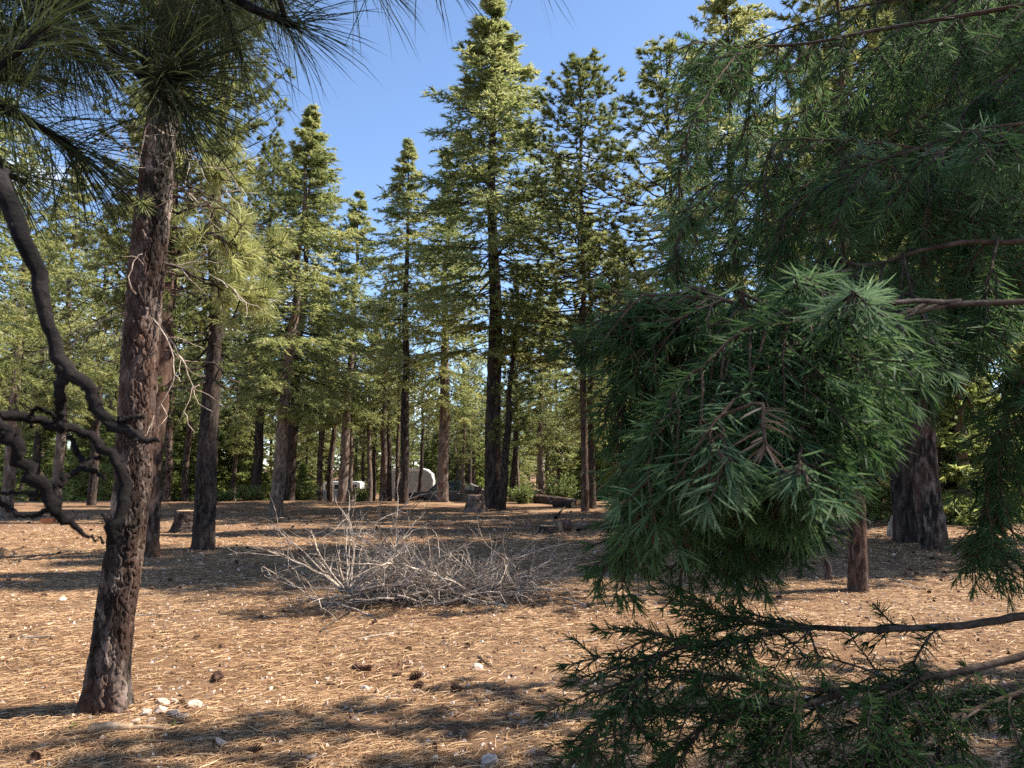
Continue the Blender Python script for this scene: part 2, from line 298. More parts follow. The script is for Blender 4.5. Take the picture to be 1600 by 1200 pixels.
def pine_crown(H, z0, Rm, seed, nb=80, tn=11, nn=26, nl=.17, nw=.022, round_top=.6, lean=(0, 0), stubs=14):
    r = np.random.default_rng(seed); F = MB(); Wd = MB(); C, D, T = [], [], []
    for b in range(nb):
        t = (b+r.uniform(0, 1))/nb; z = z0+(H-z0)*t; prof = min(1, .55+1.6*t)*(1-t)**round_top+.06; az = b*2.4+r.normal()*.5; Lb = Rm*prof*r.uniform(.55, 1.2)
        el = -.18+.75*t+r.normal()*.15; d = np.array([math.cos(az)*math.cos(el), math.sin(az)*math.cos(el), math.sin(el)]); s = np.linspace(0, 1, 7)[:, None]
        P = np.array([lean[0]*z, lean[1]*z, z])+d*Lb*s; P[:, 2] += (-.16*Lb*np.sin(s*np.pi)*1.0+.18*Lb*s**2)[:, 0]; P[1:] += np.cumsum(r.normal(0, .03*Lb, (6, 3)), 0)
        tube(Wd, P, np.linspace(.008+.014*Lb, .006, 7), 4, tint=r.uniform(.2, .8), cap=False)
        n = max(4, int(tn*(.4+.6*Lb/Rm)*r.uniform(.8, 1.2))); tb = r.uniform(.15, .95)
        for q in range(n):
            u = 1-abs(r.normal(0, .33)) if q else 1.0; u = max(.28, u); base = np.array([np.interp(u, s[:, 0], P[:, k]) for k in range(3)])
            sdir = unit(d*.8+r.normal(size=3)*.65+np.array([0, 0, .25])); l2 = r.uniform(.08, .40)*(.5+.5*Lb/Rm)*(q > 0); tip = base+sdir*l2
            if l2 > .12: tube(Wd, [base, (base+tip)/2+r.normal(0, .02, 3), tip], [.007, .006, .004], 3, cap=False)
            C.append(tip); D.append(unit(sdir+np.array([0, 0, .35]))); T.append(np.clip(tb*.5+.3+r.normal(0, .13), 0, 1))
    for q in range(stubs):                                                # dead limbs below the crown
        z = r.uniform(.25, 1)*z0; az = r.uniform(0, 6.28); Lb = r.uniform(.25, 1.1); P = [np.array([lean[0]*z, lean[1]*z, z])]
        dd = np.array([math.cos(az), math.sin(az), r.uniform(-.3, .1)])
        for k in range(5): P.append(P[-1]+dd*Lb/5); dd = dd+r.normal(0, .25, 3)+np.array([0, 0, -.08])
        tube(Wd, P, np.linspace(.013, .003, 6), 3, tint=.9, cap=False)
    tuft(F, np.array(C), np.array(D), nn, nl, nw, r, np.array(T), .1); return F, Wd

# prototypes shared between alike trees
PROTO = {}
def proto(key, fm, wm, F, Wd): PROTO[key] = (F.mesh(key+'_foliage', M[fm]), Wd.mesh(key+'_wood', M[wm], True))
proto('fir_tall', 'fir_needle', 'bark_dark', *fir_crown(21.5, 6.2, 3.1, 3, per=6, twn=34, spn=15, sl=.14, sw=.042, sparse=.22))
proto('fir_broad', 'fir_needle', 'bark_dark', *fir_crown(18, 4.6, 3.6, 23, per=6, twn=32, spn=14, sl=.15, sw=.042, sparse=.28, droop=.34, step=.38))
proto('fir_slim', 'fir_needle', 'bark_dark', *fir_crown(18, 6.0, 2.6, 4, per=6, twn=24, spn=15, sl=.14, sw=.040, sparse=.36, droop=.33))
proto('fir_wide', 'fir_needle', 'bark_dark', *fir_crown(17, 4.6, 3.5, 5, per=6, twn=28, spn=15, sl=.15, sw=.042, droop=.38, step=.36, sparse=.34))
proto('pine_tall', 'pine_needle', 'bark_dark', *pine_crown(19, 6.0, 2.7, 6, nb=215, tn=18, nn=26, nl=.16, nw=.030))
proto('pine_open', 'pine_needle', 'bark_dark', *pine_crown(17, 4.5, 2.9, 7, nb=140, tn=17, nn=26, nl=.16, nw=.032))
proto('pine_small', 'pine_needle', 'bark_dark', *pine_crown(9.5, 2.8, 1.6, 8, nb=56, tn=12, nn=32, nl=.17, nw=.026))
proto('far_fir_a', 'fir_needle', 'bark_dark', *fir_crown(19, 4.5, 2.8, 13, step=.5, per=6, twn=16, spn=8, sl=.26, sw=.09, sparse=.3))
proto('far_fir_b', 'fir_needle', 'bark_dark', *fir_crown(16, 2.6, 3.1, 14, step=.5, per=6, twn=16, spn=8, sl=.26, sw=.09, droop=.35, sparse=.25))
proto('far_pine_a', 'pine_far', 'bark_dark', *pine_crown(20, 7.0, 3.0, 15, nb=85, tn=12, nn=18, nl=.25, nw=.062))
proto('far_pine_b', 'pine_far', 'bark_dark', *pine_crown(17, 5.0, 3.1, 16, nb=80, tn=12, nn=18, nl=.25, nw=.062, stubs=20))
proto('sapling_a', 'young_fir', 'bark_dark', *fir_crown(3.2, .15, 1.1, 17, step=.14, per=6, twn=14, spn=9, sl=.14, sw=.05))
proto('sapling_b', 'young_fir', 'bark_dark', *fir_crown(5.5, .4, 1.5, 18, step=.2, per=6, twn=16, spn=9, sl=.15, sw=.055, sparse=.1))
PH = dict(fir_broad=18, fir_tall=21.5, fir_slim=18, fir_wide=17, pine_tall=19, pine_open=17, pine_small=9.5, far_fir_a=19, far_fir_b=16, far_pine_a=20, far_pine_b=17, sapling_a=3.2, sapling_b=5.5)
TR = {}
def trunk_proto(key, H, r0, k, rows, m, wob=.05, seed=1, **kw):
    r = np.random.default_rng(seed); mb = MB(); z = np.linspace(-.12, H, 9); P = np.stack([r.normal(0, wob, 9)*(z > 1), r.normal(0, wob, 9)*(z > 1), z], 1)
    bark_trunk(mb, P, [r0, r0*.89, r0*.8, r0*.69, r0*.56, r0*.43, r0*.3, r0*.16, .02], k, rows, seed=seed, **kw); TR[key] = mb.mesh(key, M[m], True)
trunk_proto('mid_dark', 20, .30, 40, 220, 'bark_dark', seed=2, ch=.25, cw=.09, depth=.03)
trunk_proto('mid_pine', 20, .30, 40, 220, 'bark_pine', seed=3, ch=.28, cw=.10, depth=.03)
trunk_proto('mid_grey', 20, .30, 40, 200, 'bark_grey', seed=4, ch=.22, cw=.09, depth=.02)
trunk_proto('mid_red', 20, .30, 40, 200, 'bark_red', seed=5, ch=.25, cw=.09, depth=.03)
for i, mm in enumerate(('bark_dark', 'bark_pine', 'bark_grey')): trunk_proto('far_%d' % i, 20, .30, 9, 40, mm, wob=.10, seed=30+i, ch=.6, cw=.3, depth=.02)

def tree(kindname, label, base, H, dia, key, trunk, group=None, lean=(0, 0), rz=None, wide=1.0):
    """tree from shared meshes: trunk and crown (crown > branchwork) under an empty at its foot"""
    cat = 'fir tree' if 'fir' in kindname else 'pine tree'
    t = thing(kindname, label, cat, base, group); t.rotation_euler = (lean[1], lean[0], 0)
    rz = random.uniform(0, 6.28) if rz is None else rz
    obj('trunk', TR[trunk], t, rz=rz+1, sc=(dia/.6, dia/.6, H/20.0))
    f, w = PROTO[key]; s = H/PH[key]; c = obj('crown', f, t, rz=rz, sc=(s*wide, s*wide, s)); kind(obj('branchwork', w, c), 'stuff'); return t
def hgt(ytop, d): return (735-ytop)/FPX*d*.99+CAM_H
def tpx(kn, label, x, d, ytop, wpx, key, trunk, lean=(0, 0), wide=1.0, dz=0.0, group=None, rz=None):
    X = (x-800)/FPX*d*1.0; z = float(gz(X, d)); return tree(kn, label, (X, d, z), hgt(ytop, d)-z, wpx/FPX*d, key, trunk, group, lean, rz, wide)
R_ = math.radians
# individually placed trees of the middle ground: x px of the foot, distance, top px, trunk width px
tpx('pine_tree', 'reddish barked pine standing close behind the leaning scaly trunk', 237, 14.5, -330, 40, 'pine_tall', 'mid_red', (R_(1.2), 0), rz=.4)
tpx('pine_tree', 'dark barked pine standing in front of the dark cut stump', 326, 15.4, -120, 33, 'pine_open', 'mid_dark', (0, 0), rz=2.0)
tpx('fir_tree', 'slender grey trunk leaning right, alone in open needle covered ground', 435, 28, 140, 21, 'fir_broad', 'mid_grey', (R_(3.2), 0), wide=1.5)
tpx('pine_tree', 'dark straight pine trunk above small bright shrubs behind leaning grey trunk', 403, 44, 200, 15, 'pine_tall', 'mid_dark', (R_(1), 0))
tpx('fir_tree', 'broad dark trunk beside pale leaning one with drooping fir crown', 455, 43, 150, 17, 'fir_wide', 'mid_dark', (R_(2), 0))
tpx('fir_tree', 'thin fir leaning right between leaning grey trunk and dark spire fir', 537, 44, 280, 15, 'fir_wide', 'mid_grey', (R_(2.0), 0), wide=1.2)
tpx('fir_tree', 'dark slim fir with pointed spire top in front of the white trailer', 632, 37, 190, 15, 'fir_slim', 'mid_dark', (0, 0), wide=1.3)
tpx('pine_tree', 'straight sunlit pine trunk standing in front of the black pickup', 692, 39.5, 215, 19, 'fir_broad', 'mid_grey', (R_(.3), 0), wide=1.1)
tpx('fir_tree', 'tallest fir with thick dark trunk and broad pointed crown beside notched stump', 772, 33, -70, 27, 'fir_tall', 'mid_dark', (R_(-.3), 0), wide=1.9)
tpx('pine_tree', 'dark pine leaning right against the tallest fir, forked at its top', 783, 32, 430, 14, 'pine_small', 'mid_dark', (R_(4.5), 0), wide=.8)
tpx('pine_tree', 'pine with thin reddish trunk and rounded tufted top by fallen root log', 913, 30, 55, 12, 'pine_tall', 'mid_red', (0, 0), wide=1.6)
tpx('fir_tree', 'dark dense fir crown growing behind the thin reddish pine trunk', 924, 32.5, 330, 12, 'fir_wide', 'mid_dark', (0, 0), wide=1.0)
tpx('pine_tree', 'open branched pine with long bare limbs beside the dark drooping fir', 1055, 27, 40, 16, 'pine_open', 'mid_pine', (0, 0), wide=1.7)
tpx('fir_tree', 'tall dark fir behind hanging near boughs, trunk foot in deep shade', 1157, 22, -180, 20, 'fir_wide', 'mid_dark', (0, 0), wide=1.05)
tpx('pine_tree', 'thin reddish trunk with flaking sunlit edge beside short broken post stump', 1328, 10.5, -120, 28, 'pine_small', 'mid_red', (R_(.8), 0), wide=.8, rz=1.2)
tpx('pine_tree', 'thick dark trunk on the shaded side of the twin trunks', 1412, 17.6, -500, 44, 'pine_tall', 'mid_dark', (0, 0), wide=1.3)
tpx('fir_tree', 'thick brown trunk on the sunny side of the twin trunks', 1449, 16.2, -420, 40, 'fir_tall', 'mid_pine', (R_(.5), 0), wide=1.2)
tpx('pine_tree', 'reddish trunk behind grey broken snag among shaded pines', 1358, 26, 0, 21, 'pine_open', 'mid_red')
tpx('fir_tree', 'dark trunk in shade behind thin reddish flaking trunk', 1297, 29, 20, 20, 'fir_wide', 'mid_dark')
tpx('pine_tree', 'brown trunk seen past the hanging bough beyond the twin trunks', 1588, 30, -60, 26, 'pine_tall', 'mid_pine')
tpx('fir_tree', 'tall fir with yellow lit crown high behind the twin trunks', 1500, 24, -300, 20, 'fir_tall', 'mid_grey', wide=1.2)
# trees added past the right edge of the view to shade boughs and clearing
for (x, y, H, k) in [(10.8, 5.4, 15, 'pine_tall'), (7.5, 4.2, 12, 'fir_slim'), (12.6, 15.4, 24, 'fir_tall'), (11, 2.0, 18, 'pine_open'), (17, 18, 20, 'pine_tall'), (20, 9, 19, 'fir_tall'), (16, 26, 20, 'fir_tall'), (5.7, 6.1, 9.5, 'pine_small'), (10.9, 15.0, 18, 'fir_wide'), (12.0, 14.3, 23.5, 'fir_slim'), (14.8, 19.0, 22, 'pine_tall'), (13.6, 17.2, 25, 'fir_wide')]:
    tree('fir_tree' if 'fir' in k else 'pine_tree', 'tall conifer added past the twin trunks to shade the clearing', (x, y, float(gz(x, y))), H, .42, k, 'mid_dark', 'conifers added to shade the clearing')
# far wood behind the crest
def far_wood():
    r = np.random.default_rng(77); keys = ['far_fir_a', 'far_pine_a', 'far_pine_b', 'far_fir_b', 'far_pine_a']; spots = []
    tries = 0
    while len(spots) < 210 and tries < 9000:
        tries += 1; d = 47+r.uniform(0, 1)**1.15*75; x = r.uniform(-120, 1720); X = (x-800)/FPX*d
        if d < 62.5 and 470 < x < 800: continue
        if any((X-a)**2+(d-b)**2 < (2.6 if d < 80 else 2.0)**2 for a, b in spots): continue
        gap = 640 < x < 760
        H = r.uniform(9, 16)*(1.15 if d > 90 else 1)*(.72 if gap else 1)*(1.15 if x > 950 or x < 330 else 1)
        spots.append((X, d)); k = keys[r.integers(len(keys))]
        kn = 'fir_tree' if 'fir' in k else 'pine_tree'
        tree(kn, 'slender fir among the far wood behind the crest' if 'fir' in k else 'slender pine among the far wood behind the crest', (X, d, float(gz(X, d))), H, r.uniform(.24, .5), k, 'far_%d' % r.integers(3),
             'firs of the far wood' if 'fir' in k else 'pines of the far wood', (r.normal()*.025, r.normal()*.02), r.uniform(0, 6.28), r.uniform(.9, 1.3))
    for (x, d, H, k, lb) in [(20, 26, 13, 'pine_open', 'open tufted pine behind the black dead limbs'), (95, 31, 15, 'fir_wide', 'broad green fir behind the tip of the black dead limbs'), (150, 36, 14, 'pine_tall', 'tall pine just left of the leaning scaly trunk'),
                          (-60, 21, 15, 'fir_wide', 'wide fir whose boughs show behind the rust orange block'), (60, 42, 16, 'fir_wide', 'dense fir behind the rust orange block at the crest'), (265, 40, 15, 'pine_open', 'pine between the leaning scaly trunk and the charred stump'),
                          (295, 46, 17, 'fir_slim', 'slim fir directly behind the charred stump'), (370, 48, 15, 'fir_wide', 'dense fir between dark barked pine and bright low shrub'), (205, 24, 15, 'fir_slim', 'slim fir hidden close behind the leaning scaly trunk'), (500, 52, 16, 'fir_wide', 'drooping fir just in front of the blue grey camper van'),
                          (585, 48, 12, 'fir_slim', 'slim fir beside the brown wooden board'), (725, 47, 9, 'fir_slim', 'short slim fir behind the black pickup bed'), (845, 46, 14, 'fir_wide', 'dense fir behind the fallen root log'), (965, 42, 15, 'fir_wide', 'drooping fir past the thin reddish pine'), (1235, 36, 16, 'fir_wide', 'dark fir half hidden by the near boughs'), (1010, 35, 11, 'pine_open', 'short bushy pine behind the near bough tip')]:
        X = (x-800)/FPX*d
        tree('fir_tree' if 'fir' in k else 'pine_tree', lb, (X, d, float(gz(X, d))), H, .4 if d < 47 else .3, k, ['mid_dark', 'mid_pine', 'mid_grey'][int(x) % 3])
    for (x, d, w) in [(505, 47, 10), (521, 50, 11), (549, 46, 8), (579, 47, 9), (601, 45, 12), (611, 48, 9), (622, 46, 7), (657, 57, 7), (735, 58, 8)]:
        X = (x-800)/FPX*d; tree('pine_tree', 'thin straight pine trunk standing just before the parked camper and trailer', (X, d, float(gz(X, d))), r.uniform(12, 15), w/FPX*d, 'far_pine_a', 'far_%d' % r.integers(3), 'thin pines before the camper and trailer', (r.normal()*.015, 0), r.uniform(0, 6.28), .75)
    for i in range(60):
        d = r.uniform(64, 125); x = r.uniform(480, 960); X = (x-800)/FPX*d
        if any((X-a)**2+(d-b)**2 < 2.2**2 for a, b in spots): continue
        spots.append((X, d)); k = keys[r.integers(len(keys))]; kn = 'fir_tree' if 'fir' in k else 'pine_tree'
        tree(kn, 'slender fir among the far wood behind the crest' if 'fir' in k else 'slender pine among the far wood behind the crest', (X, d, float(gz(X, d))), r.uniform(9.5, 15), r.uniform(.2, .36), k, 'far_%d' % r.integers(3), 'firs of the far wood' if 'fir' in k else 'pines of the far wood', (r.normal()*.02, 0), r.uniform(0, 6.28), r.uniform(1.1, 1.5))
    for i in range(170):
        d = r.uniform(41, 95); x = r.uniform(-40, 1640)
        if d < 62.5 and 480 < x < 790: continue
        if x > 1440: d = r.uniform(24, 40)
        X = (x-800)/FPX*d; k = ['sapling_a', 'sapling_b'][r.integers(2)]; H = r.uniform(2.0, 7.5)
        t = thing('young_fir', 'young bright green fir under the far trees', 'young fir', (X, d, float(gz(X, d))-.05), 'young firs under the far trees', r.uniform(0, 6.28))
        f, w = PROTO[k]; s = H/PH[k]; obj('trunk', TR['far_0'], t, sc=(.16, .16, H*.97/20)); c = obj('crown', f, t, sc=(s*1.2, s*1.2, s)); kind(obj('branchwork', w, c), 'stuff')
far_wood()

# ------------------------------------------------------------------ leaning scaly pine in the clearing
def leaning_pine():
    d = 5.2; base = gpt(163, 1108); t = thing('pine_tree', 'leaning scaly barked pine trunk in the clearing beside a small heap of pale rocks', 'pine tree', base)
    px = [(163, 1108), (180, 960), (200, 820), (212, 680), (222, 520), (236, 350), (252, 200), (264, 60), (278, -120), (292, -330), (300, -560)]
    P = [at(x, y, base[1])-base for x, y in px]; P[0] = P[0]*0; P[0][2] = -.12
    mb = MB(); r0 = 28/FPX*base[1]
    Ps, Rs = bark_trunk(mb, P, [r0, r0*.94, r0*.91, r0*.90, r0*.89, r0*.87, r0*.8, r0*.62, r0*.52, r0*.4, r0*.2], 190, 760, cw=.034, ch=.17, depth=.020, flare=.85, seed=9, warp=1.0)
    obj('trunk', mb.mesh('leaning_pine_trunk', M['bark_pine'], True), t)
    r = np.random.default_rng(5)
    def limb(name, pts, r0, nt, nl, tint, wood='bark_dark', fol='pine_needle', spread=.16, sub=.2):
        w = MB(); P = smooth_path(pts, 14); P[1:-1] += r.normal(0, .012, (12, 3)); tube(w, P, np.linspace(r0, .005, 14), 6, tint=.5)
        C, D = [], []
        for q in range(nt):
            u = max(.35, 1-abs(r.normal(0, .32))) if q else 1.0; b = np.array([np.interp(u, np.linspace(0, 1, 14), P[:, k]) for k in range(3)])
            dr = unit(unit(P[-1]-P[0])*.7+r.normal(0, .8, 3)+np.array([0, 0, .1])); l2 = r.uniform(.06, sub*2)*(q > 0); tip = b+dr*l2
            if l2 > .05: tube(w, [b, (b+tip)/2+r.normal(0, .01, 3), tip], [.006, .005, .004], 4)
            C.append(tip); D.append(unit(dr+np.array([0, 0, .2])))
        o = obj(name, w.mesh('limb', M[wood], True), t)
        if nt:
            f = MB(); tuft(f, np.array(C), np.array(D), 74, nl, .0055, r, np.clip(tint+r.normal(0, .1, len(C)), 0, 1), .12, True, .1, 1.5); obj('foliage', f.mesh('needles', M[fol]), o)
        return o
    Y = base[1]
    A = lambda x, y, Yd: at(x, y, Yd)-base
    # sunlit tufted limbs right of the trunk
    limb('limb', [A(238, 330, Y), A(280, 330, Y+.5), A(330, 320, Y+.8), A(390, 345, Y+1.0)], .014, 17, .135, .86)
    limb('limb', [A(233, 390, Y), A(290, 400, Y+.4), A(350, 395, Y+.8), A(415, 420, Y+.9)], .014, 20, .14, .88)
    limb('limb', [A(230, 420, Y), A(280, 430, Y+.5), A(340, 440, Y+.9), A(400, 470, Y+1.1)], .012, 18, .14, .9)
    limb('limb', [A(248, 250, Y), A(290, 235, Y+.4), A(335, 240, Y+.8), A(370, 260, Y+1)], .014, 13, .13, .8)
    limb('limb', [A(240, 300, Y), A(235, 315, Y-.1), A(225, 320, Y-.2)], .007, 2, .12, .8)
    limb('limb', [A(238, 345, Y), A(290, 360, Y+.3), A(340, 370, Y+.3), A(372, 385, Y+.35)], .012, 18, .14, .92)
    limb('limb', [A(236, 400, Y), A(300, 430, Y+.2), A(345, 450, Y+.4), A(380, 462, Y+.4)], .012, 18, .14, .92)
    limb('limb', [A(240, 320, Y), A(290, 290, Y+.3), A(325, 280, Y+.4), A(345, 275, Y+.4)], .012, 14, .13, .88)
    # upper crown
    for k in range(22):
        z = r.uniform(0, 1); p0 = Ps[int(760*(.80+.19*z))]; az = r.uniform(0, 6.28); Lb = r.uniform(.9, 2.2)*(1-.5*z)
        d_ = np.array([math.cos(az), math.sin(az), r.uniform(-.25, .35)]); limb('limb', [p0, p0+d_*Lb*.5+np.array([0, 0, .05]), p0+d_*Lb+np.array([0, 0, .12])], .018, 12, .16, r.uniform(.35, .8), sub=.25)
    # dead bare limbs, pale and crooked
    def dead(pts, r0, n=5, ln=.3, mat_='dead_wood'):
        w = MB(); P = smooth_path(pts, 12); P[1:] += np.cumsum(r.normal(0, .008, (11, 3)), 0); tube(w, P, np.linspace(r0, .0025, 12), 5, tint=.6)
        for q in range(n):
            i = r.integers(3, 12); dr = unit(unit(P[-1]-P[0])+r.normal(0, .8, 3)+np.array([0, 0, -.2])); Q = [P[i]]
            for k in range(5): Q.append(Q[-1]+dr*ln*r.uniform(.5, 1.2)/5); dr = unit(dr+r.normal(0, .35, 3))
            tube(w, Q, np.linspace(.0042, .0016, 6), 4, tint=.7)
        obj('dead_limb', w.mesh('dead_limb', M[mat_], True), t)
    dead([A(228, 470, Y), A(262, 520, Y+.2), A(285, 555, Y+.2), A(300, 600, Y+.1), A(280, 660, Y)], .008, 8, .34)
    dead([A(228, 475, Y), A(268, 535, Y-.1), A(275, 580, Y-.1), A(246, 640, Y-.15)], .006, 5, .3)
    dead([A(240, 330, Y), A(225, 230, Y-.15), A(240, 198, Y-.2), A(266, 215, Y-.15)], .006, 3, .2)
    dead([A(222, 260, Y-.1), A(190, 230, Y-.2), A(195, 255, Y-.2)], .005, 3, .2)
    dead([A(215, 470, Y), A(200, 440, Y-.2), A(205, 400, Y-.2), A(215, 385, Y-.2)], .007, 2, .15)
    dead([A(215, 520, Y), A(185, 510, Y), A(185, 560, Y-.1)], .005, 4, .22)
    dead([A(244, 290, Y), A(290, 300, Y+.2), A(330, 350, Y+.4), A(345, 410, Y+.5)], .009, 7, .35)
    dead([A(246, 250, Y), A(300, 250, Y+.1), A(345, 262, Y+.1), A(320, 330, Y+.1)], .006, 6, .3)
    for k in range(12):
        i = int(760*r.uniform(.42, .60)); az = r.uniform(2.2, 4.0) if k % 2 else r.uniform(-.9, .9); d_ = np.array([math.cos(az), .5*math.sin(az), r.uniform(-.4, .2)])
        dead([Ps[i], Ps[i]+d_*.25, Ps[i]+d_*r.uniform(.45, .9)+np.array([0, 0, r.uniform(-.35, 0)])], .006, 6, .35, 'twig_fir' if k % 3 else 'dead_wood')
leaning_pine()

# ------------------------------------------------------------------ near pine past the left edge: trunk out of view, dead limbs and needle tufts in view
def near_pine():
    b = np.array([-1.75, .75, 0]); b[2] = float(gz(b[0], b[1])); r = np.random.default_rng(21)
    t = thing('pine_tree', 'near pine with bare black dead limbs and long drooping dark needle tufts', 'pine tree', b)
    mb = MB(); bark_trunk(mb, np.array([[0, 0, -.1], [.02, 0, 1.5], [0, .03, 3], [.05, 0, 5], [0, 0, 9]]), [.17, .15, .14, .12, .05], 60, 200, seed=12); obj('trunk', mb.mesh('near_pine_trunk', M['bark_pine'], True), t)
    A = lambda x, y, Y: at(x, y, Y)-b
    def limb(pts, rr, m='twig_dark', n=26, knob=.12):
        w = MB(); P = smooth_path(pts, n); P[1:-1] += r.normal(0, .0012 if n < 30 else .0022, (n-2, 3)); Rr = np.interp(np.linspace(0, 1, n), np.linspace(0, 1, len(rr)), rr)*(1+knob*r.normal(0, 1, n)*(np.arange(n) > 0)); tube(w, P, Rr, 9, tint=.5)
        if n >= 30:
            for q in range(12):
                i = r.integers(10, n-1); dq = unit(r.normal(size=3)); tube(w, np.stack([P[i], P[i]+dq*Rr[i]*r.uniform(1.3, 2.6)]), [Rr[i]*.55, Rr[i]*.3], 6, tint=.6)
        return obj('limb', w.mesh('limb', M[m], True), t)
    Y = .72; px = Y/FPX*.34
    limb([[0, .0, 2.15], A(-260, 120, .72), A(-60, 215, Y), A(5, 300, Y), A(48, 400, Y), A(82, 520, Y), A(103, 578, Y), A(140, 610, Y), A(168, 655, Y), A(215, 682, Y), A(248, 690, Y)], [.034, .026, 46*px, 46*px, 38*px, 32*px, 34*px, 28*px, 27*px, 24*px, 7*px], n=44, knob=.05)
    limb([A(98, 570, Y), A(93, 610, Y), A(96, 650, Y+.01), A(98, 675, Y+.015)], [26*px, 24*px, 22*px, 20*px])
    limb([[0, -.02, 1.75], A(-330, 640, .72), A(0, 650, .72), A(60, 660, Y+.02), A(110, 672, Y+.02), A(155, 692, Y+.02), A(180, 722, Y+.02), A(186, 790, Y+.02), A(178, 850, Y+.02)], [.02, .009, 24*px, 22*px, 20*px, 22*px, 26*px, 30*px, 27*px], n=40, knob=.07)
    limb([[0, -.03, 1.70], A(-330, 610, .70), A(0, 662, .68), A(35, 720, .69), A(75, 778, .70), A(92, 802, .70), A(130, 832, .71), A(162, 850, .72)], [.02, .010, 30*px, 32*px, 30*px, 24*px, 9*px, 6*px], n=36, knob=.06)
    limb([A(108, 680, Y+.02), A(125, 715, Y+.02), A(140, 735, Y), A(165, 748, Y)], [12*px, 14*px, 12*px, 9*px])
    limb([A(84, 762, .70), A(110, 742, .71), A(138, 724, Y+.01), A(156, 714, Y+.02)], [13*px, 14*px, 13*px, 10*px])
    limb([A(-40, 760, .68), A(0, 785, .69), A(35, 806, .69), A(80, 797, .70)], [12*px, 12*px, 12*px, 12*px])
    limb([A(-30, 775, .68), A(20, 770, .69), A(75, 776, .70)], [8*px, 8*px, 7*px])
    limb([A(180, 660, Y), A(200, 655, Y), A(226, 648, Y)], [12*px, 12*px, 8*px])
    limb([A(40, 655, Y), A(60, 638, Y), A(80, 645, Y+.01), A(90, 662, Y+.02)], [9*px, 9*px, 8*px, 8*px])
    limb([A(175, 640, Y), A(172, 628, Y), A(168, 617, Y)], [5*px, 4*px, 2*px])
    # living limbs: the carrying limb runs above the view, twigs hang into it with needle tufts
    def needles(parent, tips, dirs, n, ln, tint, droop=.16):
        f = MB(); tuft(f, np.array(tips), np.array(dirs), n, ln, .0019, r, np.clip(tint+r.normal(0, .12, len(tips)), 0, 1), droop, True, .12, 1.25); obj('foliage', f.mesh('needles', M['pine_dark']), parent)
    Y = 1.25
    def live(pts, rr, extra, ln=.19, tint=.4, n=95, spread=.12):
        o = limb(pts, rr, 'twig_dark', 18, .05); P = smooth_path(pts, 18); tips, dirs = [P[-1]], [unit(P[-1]-P[-3])]
        w = MB()
        for q in range(extra):
            i = r.integers(7, 17); dr = unit(unit(P[min(17, i+1)]-P[i-1])*.7+r.normal(0, .7, 3)+np.array([0, 0, -.1])); l2 = r.uniform(.05, spread*1.6); tip = P[i]+dr*l2
            tube(w, [P[i], (P[i]+tip)/2+np.array([0, 0, -.008]), tip], [.005, .005, .004], 5); tips.append(tip); dirs.append(dr)
        if extra: kind(obj('twig', w.mesh('twig', M['twig_dark'], True), o), 'stuff')
        needles(o, tips, dirs, n, ln, tint); return o
    U = [[.0, .05, 2.9], A(-250, -160, 1.0)]
    live(U+[A(60, -90, 1.2), A(66, 0, 1.22), A(72, 70, 1.25)], [.022, .016, .01, .008, .007], 3)
    live(U+[A(60, -60, 1.2), A(130, 10, 1.28), A(190, 90, 1.3), A(255, 125, 1.3), A(305, 108, 1.3)], [.022, .018, .012, .009, .008, .007, .008], 6)
    live([[.0, .05, 2.5], A(-200, 120, 1.0), A(0, 165, 1.15), A(60, 198, 1.2), A(118, 235, 1.25)], [.022, .014, .008, .007, .006], 3)
    live(U+[A(150, -110, 1.3), A(330, -20, 1.35), A(400, 15, 1.35), A(466, 42, 1.35)], [.022, .018, .012, .009, .008, .007], 4)
    live(U+[A(200, -150, 1.4), A(480, -110, 1.45), A(620, -90, 1.45), A(690, -45, 1.4)], [.022, .018, .012, .009, .007, .005], 1, n=46)
    live(U+[A(160, -120, 1.4), A(300, -60, 1.5), A(360, 20, 1.55)], [.022, .018, .01, .007, .006], 7)
    live(U+[A(100, -80, 1.4), A(200, -20, 1.5), A(260, 40, 1.5)], [.022, .018, .01, .007, .006], 6)
    live(U+[A(40, -60, 1.5), A(90, 20, 1.6), A(120, 90, 1.6)], [.022, .018, .01, .007, .006], 5)
    live([[.0, .05, 2.5], A(-220, 100, 1.2), A(-60, 130, 1.5), A(20, 110, 1.6)], [.022, .014, .008, .006], 5)
    live(U+[A(150, -120, 1.6), A(400, -60, 1.7), A(430, 10, 1.75)], [.022, .018, .01, .007, .006], 6)
    live([[.0, .05, 2.3], A(-240, 260, 1.0), A(-40, 250, 1.3), A(40, 285, 1.4)], [.022, .012, .007, .005], 2)
    live(U+[A(300, -180, 1.5), A(640, -150, 1.5), A(800, -110, 1.5), A(830, -70, 1.5)], [.022, .016, .01, .007, .005], 0, n=26)
    live(U+[A(150, -120, 1.5), A(420, -90, 1.5), A(540, -60, 1.5), A(590, -30, 1.48)], [.022, .018, .01, .007, .005], 0, n=40)
near_pine()

